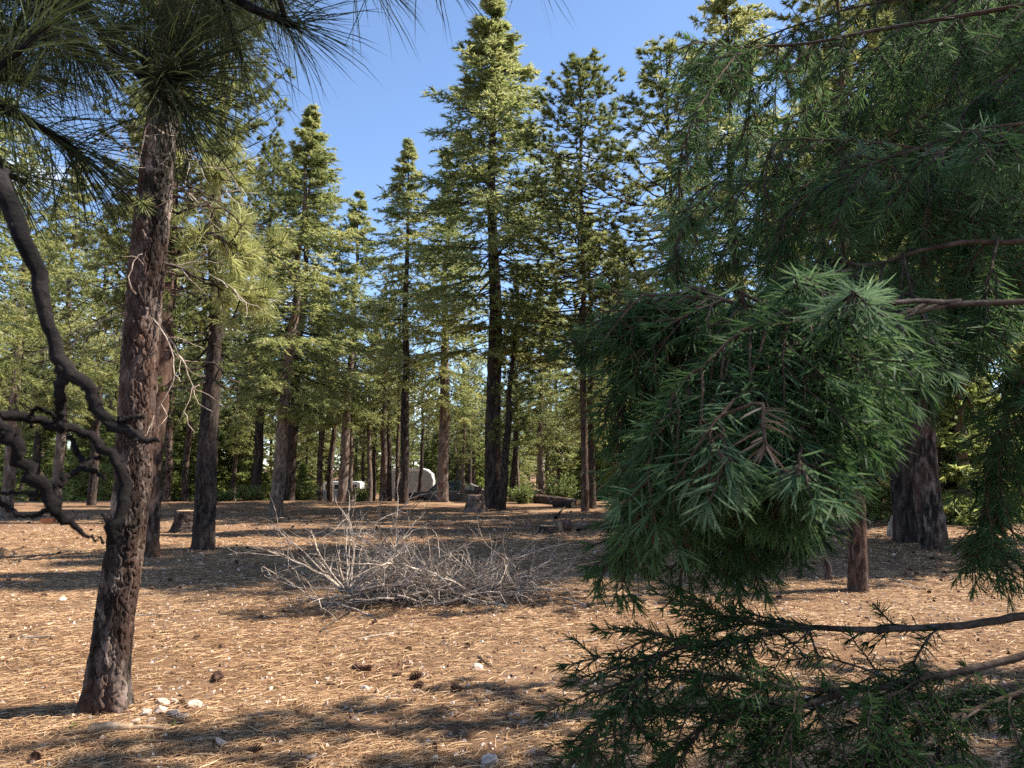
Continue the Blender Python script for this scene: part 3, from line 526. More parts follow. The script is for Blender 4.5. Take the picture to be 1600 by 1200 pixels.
# ------------------------------------------------------------------ near fir past the right edge: boughs hang into the view
def near_fir():
    b = np.array([3.0, 1.95, 0]); b[2] = float(gz(b[0], b[1])); r = np.random.default_rng(31)
    t = thing('fir_tree', 'near fir with drooping blue green boughs hanging over the clearing', 'fir tree', b)
    mb = MB(); bark_trunk(mb, np.array([[0, 0, -.1], [.02, 0, 2], [0, .03, 4], [0, 0, 8], [0, 0, 11]]), [.2, .17, .14, .08, .02], 60, 200, seed=14); obj('trunk', mb.mesh('near_fir_trunk', M['bark_grey'], True), t)
    A = lambda x, y, Y: at(x, y, Y)-b
    def put_needles(f, Q, dense, ln, tint, up):
        """two-ranked needles along a twig polyline"""
        seg = np.linalg.norm(np.diff(Q, axis=0), axis=1); Lq = seg.sum(); n = max(8, int(Lq*dense)); cum = np.concatenate([[0], np.cumsum(seg)])/Lq
        u = r.uniform(.02, 1, n); u[-10:] = r.uniform(.93, 1, min(10, n)); B = np.stack([np.interp(u, cum, Q[:, k]) for k in range(3)], 1)
        Tn = unit(np.stack([np.interp(np.minimum(u+.03, 1.0), cum, Q[:, k])-np.interp(np.minimum(u+.03, 1.0)-.06, cum, Q[:, k]) for k in range(3)], 1))
        side = unit(np.cross(Tn, up)); nor = np.cross(side, Tn); ph = np.where(r.uniform(size=n) < .5, 0, np.pi)+r.normal(0, .62, n)
        rad = side*np.cos(ph)[:, None]+nor*np.sin(ph)[:, None]; an = np.where(u > .9, r.uniform(.15, .8, n), r.uniform(.65, 1.15, n))
        blades(f, B, unit(Tn*np.cos(an)[:, None]+rad*np.sin(an)[:, None]), ln*r.uniform(.72, 1.1, n)*np.where(u > .95, .85, 1), .0024, np.clip(tint+r.normal(0, .06, n), 0, .94), .04, .06)
    def grow(p, d, Ln, g, n=7, jit=.10):
        Q = [p]; st = Ln/(n-1)
        for k in range(n-1): Q.append(Q[-1]+d*st); d = unit(d+np.array([0, 0, -g*st/.06*.1])+r.normal(0, jit, 3))
        return np.array(Q)
    STEMS = []
    def bough(pts, r0, ntw, tl, g, u0=.2, ln=.046, dense=330, tint=.45, sub=3, name='bough', downb=.75, gap=None):
        P = smooth_path(pts, 40); P[1:-1] += np.cumsum(r.normal(0, .0012, (38, 3)), 0); w = MB(); f = MB(); r0 = r0*(.55 if downb > .5 else .9); STEMS.append(P)
        tube(w, P, np.linspace(r0, .002, 40), 7, tint=.5)
        if pts is not None and len(pts[0]) and abs(np.linalg.norm(P[0][:2])) > .3: put_needles(f, P[6:], dense, ln, tint, np.array([0, -.4, 1.]))
        put_needles(f, P[30:], dense*.8, ln, tint+.1, np.array([0, 0, 1.]))
        uu = np.linspace(u0, .98, ntw)+r.uniform(-.015, .015, ntw)
        for q, u in enumerate(uu):
            if gap and gap[0] < u < gap[1]: continue
            i = min(38, max(1, int(u*39))); tn = unit(P[i+1]-P[i-1]); sd2 = unit(np.cross(tn, np.array([0, 0, 1.])))*(1 if q % 2 else -1)
            d = unit(tn*r.uniform(.35, .8)+sd2*r.uniform(.2, .8)+np.array([0, 0, -downb])+r.normal(0, .12, 3)); Lt = tl*(1-.5*(u-u0)/(1-u0))*r.uniform(.65, 1.15)
            Q = grow(P[i], d, Lt, g*r.uniform(.6, 1.4)); tube(w, Q, np.linspace(.0028, .0011, 7), 4, tint=r.uniform(.3, .7)); tt = np.clip(tint-.12+r.normal(0, .22), 0, .9)
            put_needles(f, Q, dense, ln*r.uniform(.85, 1.1), tt, unit(np.array([0, -.5, 1.])+r.normal(0, .25, 3)))
            for k in range(r.integers(max(0, sub-2), sub+2)):
                m = r.integers(1, 5); t2 = unit(Q[m+1]-Q[m]); s2 = unit(np.cross(t2, np.array([0, -.6, .8])+r.normal(0, .3, 3)))*(1 if k % 2 else -1)
                Q2 = grow(Q[m], unit(t2*.8+s2*.75), Lt*r.uniform(.28, .5), g*.8, 5); tube(w, Q2, np.linspace(.0024, .0012, 5), 3, tint=.5, cap=False); put_needles(f, Q2, dense, ln*r.uniform(.8, 1.05), np.clip(tt+r.normal(.03, .08), 0, .9), unit(np.array([0, -.5, 1.])+r.normal(0, .3, 3)))
        o = obj(name, w.mesh('bough', M['twig_fir'], True), t); obj('foliage', f.mesh('fir_needles', M['fir_blue']), o); return o
    # top bough and the curtains under it
    bough([[0, 0, 2.75], A(1720, -20, 1.9), A(1600, 8, 1.95), A(1400, 42, 2.05), A(1220, 70, 2.15), A(1150, 70, 2.2), A(1076, 58, 2.25)], .016, 34, .36, 1.6, .22, tint=.40)
    bough([[0, 0, 2.85], A(1700, -60, 2.3), A(1500, 60, 2.5), A(1340, 140, 2.6), A(1200, 200, 2.65), A(1090, 230, 2.7)], .015, 34, .42, 1.6, .22, tint=.32)
    bough([[0, 0, 2.6], A(1700, 60, 2.0), A(1540, 130, 2.1), A(1380, 220, 2.2), A(1230, 300, 2.3), A(1080, 330, 2.35)], .015, 36, .40, 1.8, .2, tint=.35)
    bough([[0, 0, 2.5], A(1700, 160, 2.2), A(1500, 210, 2.3), A(1330, 300, 2.4), A(1180, 370, 2.5), A(1050, 400, 2.5)], .015, 32, .40, 1.9, .2, tint=.33)
    bough([[0, 0, 2.7], A(1720, 40, 1.7), A(1640, 90, 1.75), A(1560, 140, 1.8), A(1500, 200, 1.75), A(1440, 290, 1.7)], .013, 22, .30, 1.2, .3, tint=.55)
    bough([[0, 0, 2.6], A(1720, 150, 1.5), A(1640, 180, 1.45), A(1570, 190, 1.4), A(1500, 205, 1.35)], .012, 16, .22, 1.0, .35, tint=.68, ln=.05)
    # bare grey limb and its drooping twigs
    bough([[0, 0, 2.2], A(1720, 350, 1.5), A(1600, 372, 1.5), A(1500, 372, 1.5), A(1440, 388, 1.5), A(1365, 408, 1.5), A(1300, 400, 1.5), A(1260, 420, 1.45)], .013, 14, .34, 2.0, .62, tint=.5)
    bough([A(1560, 372, 1.5), A(1545, 420, 1.45), A(1535, 470, 1.45), A(1520, 520, 1.45)], .005, 10, .14, 2.2, .3, tint=.35)
    bough([A(1410, 395, 1.5), A(1430, 470, 1.45), A(1450, 500, 1.42), A(1455, 530, 1.4), A(1440, 560, 1.4)], .005, 12, .13, 2.0, .3, tint=.4)
    # big centre curtain, tints lowered to put its shade into the needles
    bough([[0, 0, 2.15], A(1700, 470, 1.3), A(1500, 470, 1.25), A(1320, 490, 1.2), A(1180, 470, 1.2), A(1060, 448, 1.25), A(950, 450, 1.28)], .012, 32, .24, 2.6, .5, tint=.45, ln=.046)
    bough([A(1500, 470, 1.25), A(1350, 480, 1.15), A(1220, 500, 1.1), A(1120, 560, 1.08), A(1050, 640, 1.05), A(1010, 745, 1.04)], .008, 26, .24, 2.2, .4, tint=.46, ln=.05)
    bough([A(1420, 470, 1.22), A(1320, 500, 1.12), A(1270, 560, 1.06), A(1252, 660, 1.03), A(1242, 760, 1.02)], .007, 22, .18, 2.0, .3, tint=.5, ln=.052)
    bough([A(1350, 480, 1.18), A(1220, 520, 1.1), A(1185, 600, 1.05), A(1170, 690, 1.03)], .007, 22, .24, 2.0, .2, tint=.45, ln=.05)
    bough([A(1450, 470, 1.23), A(1390, 520, 1.2), A(1350, 580, 1.18), A(1330, 640, 1.18)], .007, 18, .18, 2.0, .2, tint=.38)
    bough([A(1300, 480, 1.2), A(1150, 540, 1.25), A(1080, 620, 1.3), A(1000, 720, 1.35), A(965, 840, 1.36)], .007, 26, .26, 2.2, .2, tint=.4)
    bough([A(1380, 480, 1.22), A(1250, 560, 1.35), A(1150, 650, 1.42), A(1110, 740, 1.45), A(1100, 800, 1.46)], .007, 28, .26, 2.4, .2, tint=.28)
    bough([A(1420, 480, 1.25), A(1320, 580, 1.4), A(1260, 680, 1.45), A(1240, 760, 1.46), A(1215, 790, 1.46)], .007, 22, .20, 2.4, .3, tint=.22)
    bough([A(1420, 480, 1.25), A(1240, 560, 1.5), A(1180, 700, 1.55), A(1160, 780, 1.56), A(1150, 830, 1.56)], .007, 24, .26, 2.4, .25, tint=.25)
    for (x0, y0, x1, y1, Yd, tn_) in [(1100, 470, 1040, 640, 1.3, .35), (1160, 480, 1130, 680, 1.2, .4), (1300, 500, 1300, 720, 1.1, .45), (1060, 460, 985, 600, 1.33, .42), (1220, 500, 1200, 700, 1.3, .25), 
                                      (1430, 470, 1435, 600, 1.5, .3), (1500, 460, 1490, 590, 1.6, .3), (1570, 450, 1575, 590, 1.7, .3), (1370, 470, 1385, 620, 1.35, .35), (1020, 560, 965, 860, 1.32, .4), (985, 480, 950, 700, 1.36, .42), (1040, 500, 1000, 780, 1.3, .35), (1090, 650, 1075, 860, 1.4, .2), (1180, 640, 1160, 800, 1.3, .2), (1060, 640, 1050, 810, 1.25, .3), (1280, 660, 1290, 800, 1.3, .2), (1110, 120, 1090, 260, 2.3, .3), (1500, 60, 1480, 240, 2.0, .35), (1170, 240, 1150, 420, 2.3, .3), (1300, 260, 1290, 420, 2.2, .28), (1450, 220, 1440, 400, 2.1, .3), (1560, 220, 1560, 360, 1.9, .35),
                                      (1080, 200, 1060, 360, 1.9, .3), (1200, 220, 1190, 420, 1.7, .3), (1320, 250, 1330, 450, 1.6, .3), (1090, 300, 1060, 440, 1.8, .35), (1230, 330, 1215, 480, 1.55, .25), (1450, 300, 1450, 470, 1.6, .3), (1530, 320, 1520, 480, 1.6, .3)]:
        q0 = A(x0, y0, Yd); allp = np.concatenate(STEMS[:22]); up_ = allp[:, 2] > q0[2]-.03; q1 = allp[up_][np.argmin(np.linalg.norm(allp[up_]-q0, axis=1))]
        bough([q1, q0+(q1-q0)*.35+np.array([0, 0, .02]), q0, A((x0+x1)/2-8, (y0+y1)/2, Yd-.02), A(x1, y1, Yd-.03)], .005, 16, .17, 2.0, .05, ln=.05, tint=tn_+(.18 if y0 < 430 else .05), sub=2, dense=300)
    # tips that point at the camera
    bough([A(1330, 420, 1.45), A(1290, 430, 1.25), A(1260, 440, 1.15), A(1245, 440, 1.1)], .005, 6, .07, 1.4, .5, tint=.55, ln=.05)
    bough([A(1380, 440, 1.4), A(1350, 470, 1.2), A(1325, 478, 1.05), A(1315, 470, .98)], .006, 8, .10, 1.0, .5, tint=.72, ln=.052)
    bough([A(1250, 560, 1.12), A(1150, 640, 1.0), A(1120, 690, .96), A(1135, 730, .93)], .005, 6, .10, 1.4, .5, tint=.78, ln=.052)
    bough([A(1252, 660, 1.03), A(1245, 710, .99), A(1243, 745, .95)], .005, 5, .08, 1.4, .5, tint=.74, ln=.054)
    # browned dead tip
    f = MB(); q0 = A(1190, 630, .93); allp = np.concatenate(STEMS); q1 = allp[np.argmin(np.linalg.norm(allp-q0, axis=1))]; Q = smooth_path([q1, q0, A(1192, 660, .89), A(1196, 695, .87)], 9); put_needles(f, Q[3:], 330, .042, .4, np.array([0, -1., .3])); w = MB(); tube(w, Q, .0022, 4)
    o = obj('bough', w.mesh('twig', M['twig_fir']), t); o['label'] = 'browned dead bough tip'; obj('foliage', f.mesh('dead_needles', M['dead_needle']), o)
    # right edge curtains
    bough([[0, 0, 2.0], A(1720, 560, 1.6), A(1620, 580, 1.65), A(1570, 680, 1.7), A(1550, 790, 1.7), A(1540, 860, 1.7)], .01, 30, .26, 2.0, .3, tint=.36)
    bough([[0, 0, 2.1], A(1700, 390, 1.7), A(1600, 410, 1.75), A(1550, 460, 1.8), A(1510, 520, 1.8)], .01, 20, .22, 2.0, .3, tint=.4)
    bough([[0, 0, 2.3], A(1700, 300, 1.8), A(1600, 310, 1.85), A(1480, 340, 1.9), A(1420, 390, 1.9), A(1380, 440, 1.9)], .011, 24, .28, 2.0, .25, tint=.35)
    # low boughs against the sunlit ground
    bough([[0, 0, 2.9], A(1700, -120, 2.1), A(1560, -40, 2.3), A(1430, 50, 2.4), A(1330, 160, 2.45), A(1280, 260, 2.5)], .015, 34, .40, 1.8, .2, tint=.30)
    bough([[0, 0, 2.7], A(1700, 100, 2.4), A(1560, 160, 2.5), A(1450, 240, 2.55), A(1370, 330, 2.6), A(1300, 420, 2.6)], .015, 34, .40, 1.8, .2, tint=.30)
    bough([[0, 0, 2.9], A(1690, -80, 2.6), A(1480, -20, 2.8), A(1300, 20, 2.9), A(1180, 60, 3.0), A(1060, 130, 3.0)], .015, 34, .42, 1.6, .25, tint=.35)
    Lw = dict(dense=400, downb=.05, ln=.034)
    bough([[0, 0, 1.25], A(1700, 930, 1.55), A(1600, 962, 1.5), A(1480, 978, 1.5), A(1300, 985, 1.5), A(1220, 980, 1.5), A(1130, 962, 1.5), A(1105, 950, 1.5)], .012, 20, .26, 1.4, .45, tint=.25, sub=2, gap=(.5, .62), **Lw)
    bough([A(1240, 983, 1.5), A(1180, 1000, 1.45), A(1120, 1010, 1.42), A(1040, 1020, 1.4), A(990, 1070, 1.38), A(950, 1120, 1.36), A(905, 1180, 1.34)], .006, 26, .24, 1.0, .1, tint=.36, sub=2, **Lw)
    bough([[0, 0, 1.2], A(1720, 980, 1.45), A(1600, 1022, 1.4), A(1450, 1052, 1.38), A(1320, 1080, 1.36), A(1180, 1068, 1.36), A(1110, 1050, 1.36), A(1045, 1052, 1.36)], .010, 20, .28, 1.6, .36, tint=.06, sub=1, **Lw)  # dark tint here and below paints a backlit silhouette into the needles
    bough([A(1320, 1080, 1.36), A(1240, 1110, 1.34), A(1180, 1170, 1.32), A(1150, 1260, 1.3)], .006, 16, .22, 1.6, .2, tint=.05, sub=1, **Lw)
    bough([A(1450, 1052, 1.38), A(1390, 1120, 1.34), A(1350, 1200, 1.32), A(1340, 1300, 1.3)], .006, 18, .24, 1.6, .25, tint=.05, sub=1, **Lw)
    bough([[0, 0, 1.15], A(1720, 1040, 1.4), A(1620, 1075, 1.38), A(1530, 1110, 1.36), A(1450, 1160, 1.34), A(1400, 1230, 1.32)], .009, 22, .26, 1.5, .3, tint=.06, sub=2, **Lw)
    bough([A(1320, 1080, 1.36), A(1230, 1100, 1.4), A(1130, 1110, 1.4), A(1060, 1150, 1.4), A(1030, 1220, 1.4)], .006, 18, .24, 1.6, .1, tint=.05, sub=1, **Lw)
    # upper part of the tree, above the view
    for k in range(34):
        z = 3.0+k*.22; az = k*2.4; Lb = 1.9*(1-k/39)
        d = np.array([math.cos(az), math.sin(az), 0]); bough([[0, 0, z], d*Lb*.5+np.array([0, 0, z+.02]), d*Lb+np.array([0, 0, z-.15*Lb])], .012, 12, .5, 1.0, .2, dense=55, ln=.07, tint=.4, sub=1)
near_fir()

# ------------------------------------------------------------------ brush pile of dead branches
def dead_branch_mesh(r, Ln, r0, nsub, bend=.25, sub2=1):
    mb = MB()
    def rec(p, d, Ln, r0, lv):
        n = 9 if lv == 0 else 6; Q = [p]
        for k in range(n-1): Q.append(Q[-1]+d*Ln/(n-1)); d = unit(d+r.normal(0, bend*(.5 if lv == 0 else .8), 3)+np.array([0, 0, -.03]))
        Q = np.array(Q); tube(mb, Q, np.linspace(r0, max(.0012, r0*.22), n), 5 if lv == 0 else 3, tint=r.uniform(.2, .9), cap=lv == 0)
        if lv < 2:
            for q in range(nsub if lv == 0 else sub2):
                i = r.integers(n//3, n-1); dd = unit(unit(Q[i+1]-Q[i])+r.normal(0, .65, 3)); rec(Q[i], dd, Ln*r.uniform(.22, .5), r0*.45, lv+1)
    rec(np.zeros(3), np.array([1., 0, 0]), Ln, r0, 0); return mb
def brush():
    r = np.random.default_rng(41); protos = [dead_branch_mesh(r, r.uniform(.8, 1.5), r.uniform(.010, .019), r.integers(7, 11)).mesh('dead_branch', M['dead_wood'], True) for _ in range(12)]
    def put(p, yaw, pitch, sc, label='tangled grey dead branch lying in the brush pile', group='dead branches of the brush pile', me=None):
        o = obj('dead_branch', me or protos[r.integers(12)], None, p, yaw, sc); o.rotation_euler = (r.uniform(0, 6.28), -pitch, yaw); tag(o, label, 'branch', group); return o
    # star of stems on the left end of the pile
    c = gpt(545, 938); c[2] += .08
    for k in range(24):
        yaw = r.uniform(-.3, math.pi+.3); put(c+r.normal(0, .03, 3), yaw, r.uniform(.15, 1.2), r.uniform(.6, .95), 'bare grey stem of the upended dead bush at the brush pile', 'stems of the upended dead bush')
    for k in range(6):
        put(c+r.normal(0, .03, 3), r.uniform(-2.6, -.5), r.uniform(-.1, .15), r.uniform(.4, .6), 'bare grey stem of the upended dead bush at the brush pile', 'stems of the upended dead bush')
    a0, b0 = gpt(560, 940), gpt(815, 935)
    for k in range(135):
        u = r.beta(1.1, 1.3); ctr = a0+(b0-a0)*u+np.array([0, r.normal(.15, .33), 0]); hh = (.40-.20*u+.20*math.exp(-((u-.25)/.15)**2))*(1-min(1, abs(ctr[1]-9.4)/1.3)); z = r.uniform(.02, max(.05, hh))
        yaw = r.choice([0, math.pi])+r.normal(0, .75); ctr[2] = float(gz(ctr[0], ctr[1]))+z; pit = r.normal(.05, .2) if z > .15 else abs(r.normal(.15, .15)); s = r.uniform(.5, 1.0)
        put(ctr-np.array([math.cos(yaw), math.sin(yaw), 0])*.35*s, yaw, pit, s)
    for (p0, p1, rr, lb) in [((410, 885), (492, 937), .008, 'long pale stick poking out of the brush pile over shaded ground'), ((870, 935), (915, 950), .012, 'thick dead branch end lying past the low side of the brush pile'),
                             ((500, 990), (560, 950), .016, 'dark burnt looking branch lying in front of the upended dead bush'), ((730, 912), (800, 878), .012, 'thick pale limb lying diagonally on top of the brush pile'), ((660, 890), (708, 925), .013, 'curved thick pale limb arching over the middle of the brush pile')]:
        A_, B_ = gpt(*p0), gpt(*p1)
        if 'top' in lb or 'arching' in lb: A_ = at(*p0, 9.0); B_ = at(*p1, 9.1)
        elif 'poking' in lb: A_ = at(410, 885, 9.0)
        else: A_[2] += .02; B_[2] += .03
        w = MB(); mid = (A_+B_)/2+np.array([0, 0, .06 if 'arch' in lb else .015]); Q = smooth_path([A_, mid, B_], 10); tube(w, Q-A_, np.linspace(rr*.7, rr, 10), 6)
        tag(obj('dead_branch', w.mesh('dead_branch', M['twig_fir' if 'dark' in lb else 'dead_wood'], True), None, A_), lb, 'branch')
    w = MB()                                        # fine twigs nobody could count
    for k in range(900):
        u = r.uniform(-.05, 1.08); p = a0+(b0-a0)*u+np.array([0, r.normal(.15, .36), 0]); p[2] = float(gz(p[0], p[1]))+abs(r.normal(0, .17 if u < .6 else .11)); d = unit(np.array([r.normal(), r.normal()*.7, r.normal(.12, .35)])); Q = [p]
        for j in range(4): Q.append(Q[-1]+d*r.uniform(.03, .09)); d = unit(d+r.normal(0, .3, 3))
        tube(w, Q, np.linspace(.0042, .0015, 5), 3, tint=r.uniform(0, .8), cap=False)
    tag(kind(obj('brush_twigs', w.mesh('brush_twigs', M['dead_wood'], True)), 'stuff'), 'mass of fine grey twigs filling the brush pile', 'twigs')
brush()

# ------------------------------------------------------------------ stumps, logs, posts
def stump(label, x, y, wpx, hpx, m, flare=.5, top=None, notch=False, tilt=0.0):
    b = gpt(x, y); d = b[1]; rr = wpx/FPX*d/2; h = hpx/FPX*d; t = thing('tree_stump', label, 'stump', b); mb = MB(); r = np.random.default_rng(int(x))
    bark_trunk(mb, np.array([[0, 0, -.08], [.0, 0, h*.5], [tilt*h, 0, h]]), [rr, rr*.8, rr*.76], 56, 60, cw=.07, ch=.16, depth=.03, flare=flare, seed=int(x)); obj('bark', mb.mesh('stump', M[m], True), t)
    k = 28; th = np.arange(k)*2*np.pi/k; ring = rr*.74*(1+.05*np.sin(3*th+1)); V = [[tilt*h, 0, h+.015]]+[[tilt*h+ring[i]*math.cos(th[i]), ring[i]*math.sin(th[i]), h+.012+r.uniform(-.006, .006)] for i in range(k)]
    V += [[v[0], v[1], h-.06] for v in V[1:]]; mb = MB(); mb.add(V, T=[[0, 1+i, 1+(i+1) % k] for i in range(k)], Q=[[1+i, 1+k+i, 1+k+(i+1) % k, 1+(i+1) % k] for i in range(k)]); obj('cut_face', mb.mesh('cut_face', M['cut_wood']), t)
    if notch:
        mb = MB(); bark_trunk(mb, np.array([[rr*.28, .05, h-.1], [rr*.30, .05, h+.12], [rr*.3, .06, h+.33]]), [rr*.42, rr*.38, rr*.30], 24, 24, cw=.06, ch=.12, depth=.03, flare=0, seed=8); obj('splintered_spike', mb.mesh('spike', M['bark_dark'], True), t)
    return t
stump('dark charred stump with flat cut top behind the dark barked pine', 291, 832, 44, 33, 'bark_dark')
stump('brown stump with tall splintered spike standing beside the tallest fir', 742, 800, 34, 26, 'bark_grey', .6, notch=True)
stump('low dark hollow stump lying beside the pale log round', 855, 833, 34, 11, 'bark_dark', .3)
stump('short broken post stump leaning beside the thin reddish trunk', 1294, 906, 11, 34, 'bark_grey', .15, tilt=-.25)
stump('weathered grey snag stump in shade behind the twin trunks', 1395, 838, 14, 30, 'dead_wood', .5, tilt=.2)
def log(name, label, p0, p1, rr, m, ends=True, r1=None, lift=1.0, cat='log', k=20):
    A_, B_ = gpt(*p0), gpt(*p1); A_[2] += rr*.75*lift; B_[2] += (r1 or rr)*.75*lift; t = thing(name, label, cat, A_); mb = MB(); D = B_-A_
    bark_trunk(mb, np.array([np.zeros(3), D*.5+np.array([0, .0, .01]), D]), [rr, (rr+(r1 or rr))/2, r1 or rr], k, 40, cw=.06, ch=.14, depth=rr*.08, flare=0, seed=int(p0[0])); obj('bark', mb.mesh('log', M[m], True), t)
    if ends:
        ax = unit(D); a = unit(np.cross(ax, [0, 0, 1.])); bb = np.cross(a, ax); th = np.arange(16)*2*np.pi/16
        for e, s, q in ((np.zeros(3), -1, rr), (D, 1, r1 or rr)):
            c = e+ax*s*.006; V = np.concatenate([[c], c+.93*q*(np.cos(th)[:, None]*a+np.sin(th)[:, None]*bb), e-ax*s*.03+.9*q*(np.cos(th)[:, None]*a+np.sin(th)[:, None]*bb)]); mb = MB(); mb.add(V, T=[[0, 1+i, 1+(i+1) % 16] for i in range(16)], Q=[[1+i, 17+i, 17+(i+1) % 16, 1+(i+1) % 16] for i in range(16)]); obj('cut_face', mb.mesh('cut_face', M['cut_wood']), t)
    return t
log('log_round', 'short pale sawn log round standing against low hollow stump', (876, 830), (890, 829), .17, 'bark_red')
log('log', 'bleached short log lying on needles below the leaning trunk', (140, 1146), (205, 1141), .032, 'cut_wood', r1=.024)
log('log', 'long thin bleached stick continuing from the short log by the leaning trunk', (200, 1141), (265, 1141), .016, 'cut_wood', False, .008)
log('log', 'fallen brown log with root end lying behind the tallest fir', (838, 786), (905, 790), .24, 'bark_pine', True, .16)
log('log', 'dark charred log lying near the thin reddish pine by the fallen root log', (866, 792), (895, 793), .15, 'bark_dark')
log('log', 'dark limb sticking up from needles in front of fallen root log', (868, 811), (884, 792), .05, 'bark_dark', False, .03, 1.5)
log('log', 'dark curved branch lying beside the pale log round', (903, 831), (925, 822), .05, 'bark_dark', False, .03)
log('log', 'shaded dark fallen log lying behind the thin reddish trunk', (1262, 836), (1330, 838), .10, 'bark_dark')
log('log', 'pale slender stick lying on sunlit ground beyond the thin reddish trunk', (1388, 905), (1440, 922), .014, 'dead_wood', False, .008)
log('log', 'dark stick lying at the shaded ground beyond the twin trunks', (1560, 872), (1630, 888), .02, 'bark_dark', False, .012)
def root_heap():
    r = np.random.default_rng(3); b = gpt(838, 785); t = thing('root_plate', 'tangled upturned root plate at the end of the fallen brown log', 'roots', b+np.array([0, .1, 0])); 
    mb = MB(); bark_trunk(mb, np.array([[0, 0, -.1], [.05, 0, .3], [.0, 0, .62]]), [.55, .45, .2], 30, 30, cw=.15, ch=.2, depth=.12, flare=.3, seed=6); obj('root_mass', mb.mesh('root_mass', M['bark_dark'], True), t)
    for k in range(14):
        Q = [np.array([0, 0, r.uniform(.1, .5)])]; d = unit(np.array([r.normal(), r.normal()*.6, r.uniform(-.1, .9)]))
        for j in range(5): Q.append(Q[-1]+d*r.uniform(.1, .22)); d = unit(d+r.normal(0, .35, 3))
        w = MB(); tube(w, Q, np.linspace(.05, .01, 6), 6); obj('root', w.mesh('root', M['bark_dark'], True), t)
    for (p, q, lb) in [((905, 785), (985, 735), 'dark bare leaning limb propped behind the thin reddish pine')]:
        A_ = at(*p, 35.5); B_ = at(*q, 36.5); A_[2] = min(A_[2], float(gz(A_[0], A_[1]))+.02) if 'propped' in lb else float(gz(A_[0], A_[1])); w = MB(); tube(w, smooth_path([A_-A_, (B_-A_)*.5+np.array([0, 0, .1]), B_-A_], 8), np.linspace(.07, .03, 8), 6); tag(obj('dead_branch', w.mesh('limb', M['bark_dark'], True), None, A_), lb, 'branch')
root_heap()
mb = MB(); mb.box((0, 0, .07), (.34, .22, .17), rot=.2); M['brick'] = plain('brick', (.42, .15, .06), .85)
tag(obj('block', mb.mesh('block', M['brick']), None, gpt(75, 818)), 'small rust orange block lying on the needles far left of the charred stump', 'block')

# ------------------------------------------------------------------ rocks, cones, sticks, seedlings, litter
def rock_mesh(r):
    bm = bmesh.new()
    for k in range(16): bm.verts.new(Vector(unit(r.normal(size=3))*r.uniform(.8, 1.05))*.5)
    bmesh.ops.convex_hull(bm, input=bm.verts[:]); bmesh.ops.delete(bm, geom=[v for v in bm.verts if not v.link_faces], context='VERTS')
    bmesh.ops.bevel(bm, geom=bm.edges[:], offset=.035, segments=1, affect='EDGES'); bmesh.ops.triangulate(bm, faces=bm.faces[:])
    me = bpy.data.meshes.new('rock'); bm.to_mesh(me); bm.free(); me.materials.append(M['rock']); a = me.attributes.new('tint', 'FLOAT', 'POINT'); a.data.foreach_set('value', r.uniform(.35, 1, len(me.vertices)).astype(np.float32)); return me
def cone_mesh(r, Ln, opened):
    mb = MB(); n = 9; tt = np.linspace(0, 1, n); prof = np.sin(np.clip(tt*.92+.06, 0, 1)*np.pi)**.7; tube(mb, np.stack([(tt-.5)*Ln, 0*tt, 0*tt], 1), .16*Ln*prof+.002, 7, tint=.2)
    i = np.arange(64); u = (i+.5)/64; az = i*2.39996; R0 = .15*Ln*np.sin(np.clip(u*.9+.08, 0, 1)*np.pi)**.7; rad = np.stack([0*u, np.cos(az), np.sin(az)], 1); tn = np.stack([0*u, -np.sin(az), np.cos(az)], 1); ax = np.array([1., 0, 0])
    B = (u-.5)[:, None]*Ln*ax+rad*R0[:, None]*.8; d = unit(rad*opened+ax*.55); l = (.10+.19*np.sin(u*np.pi))[:, None]*Ln; w = .42*l
    V = np.stack([B, B+d*l*.75+tn*w, B+d*l+rad*.02*Ln, B+d*l*.75-tn*w], 1).reshape(-1, 3); o = i[:, None]*4
    mb.add(V, Q=o+np.array([[0, 1, 2, 3]]), tint=np.repeat(r.uniform(.2, 1, 64), 4)); return mb.mesh('pine_cone', M['cone'])
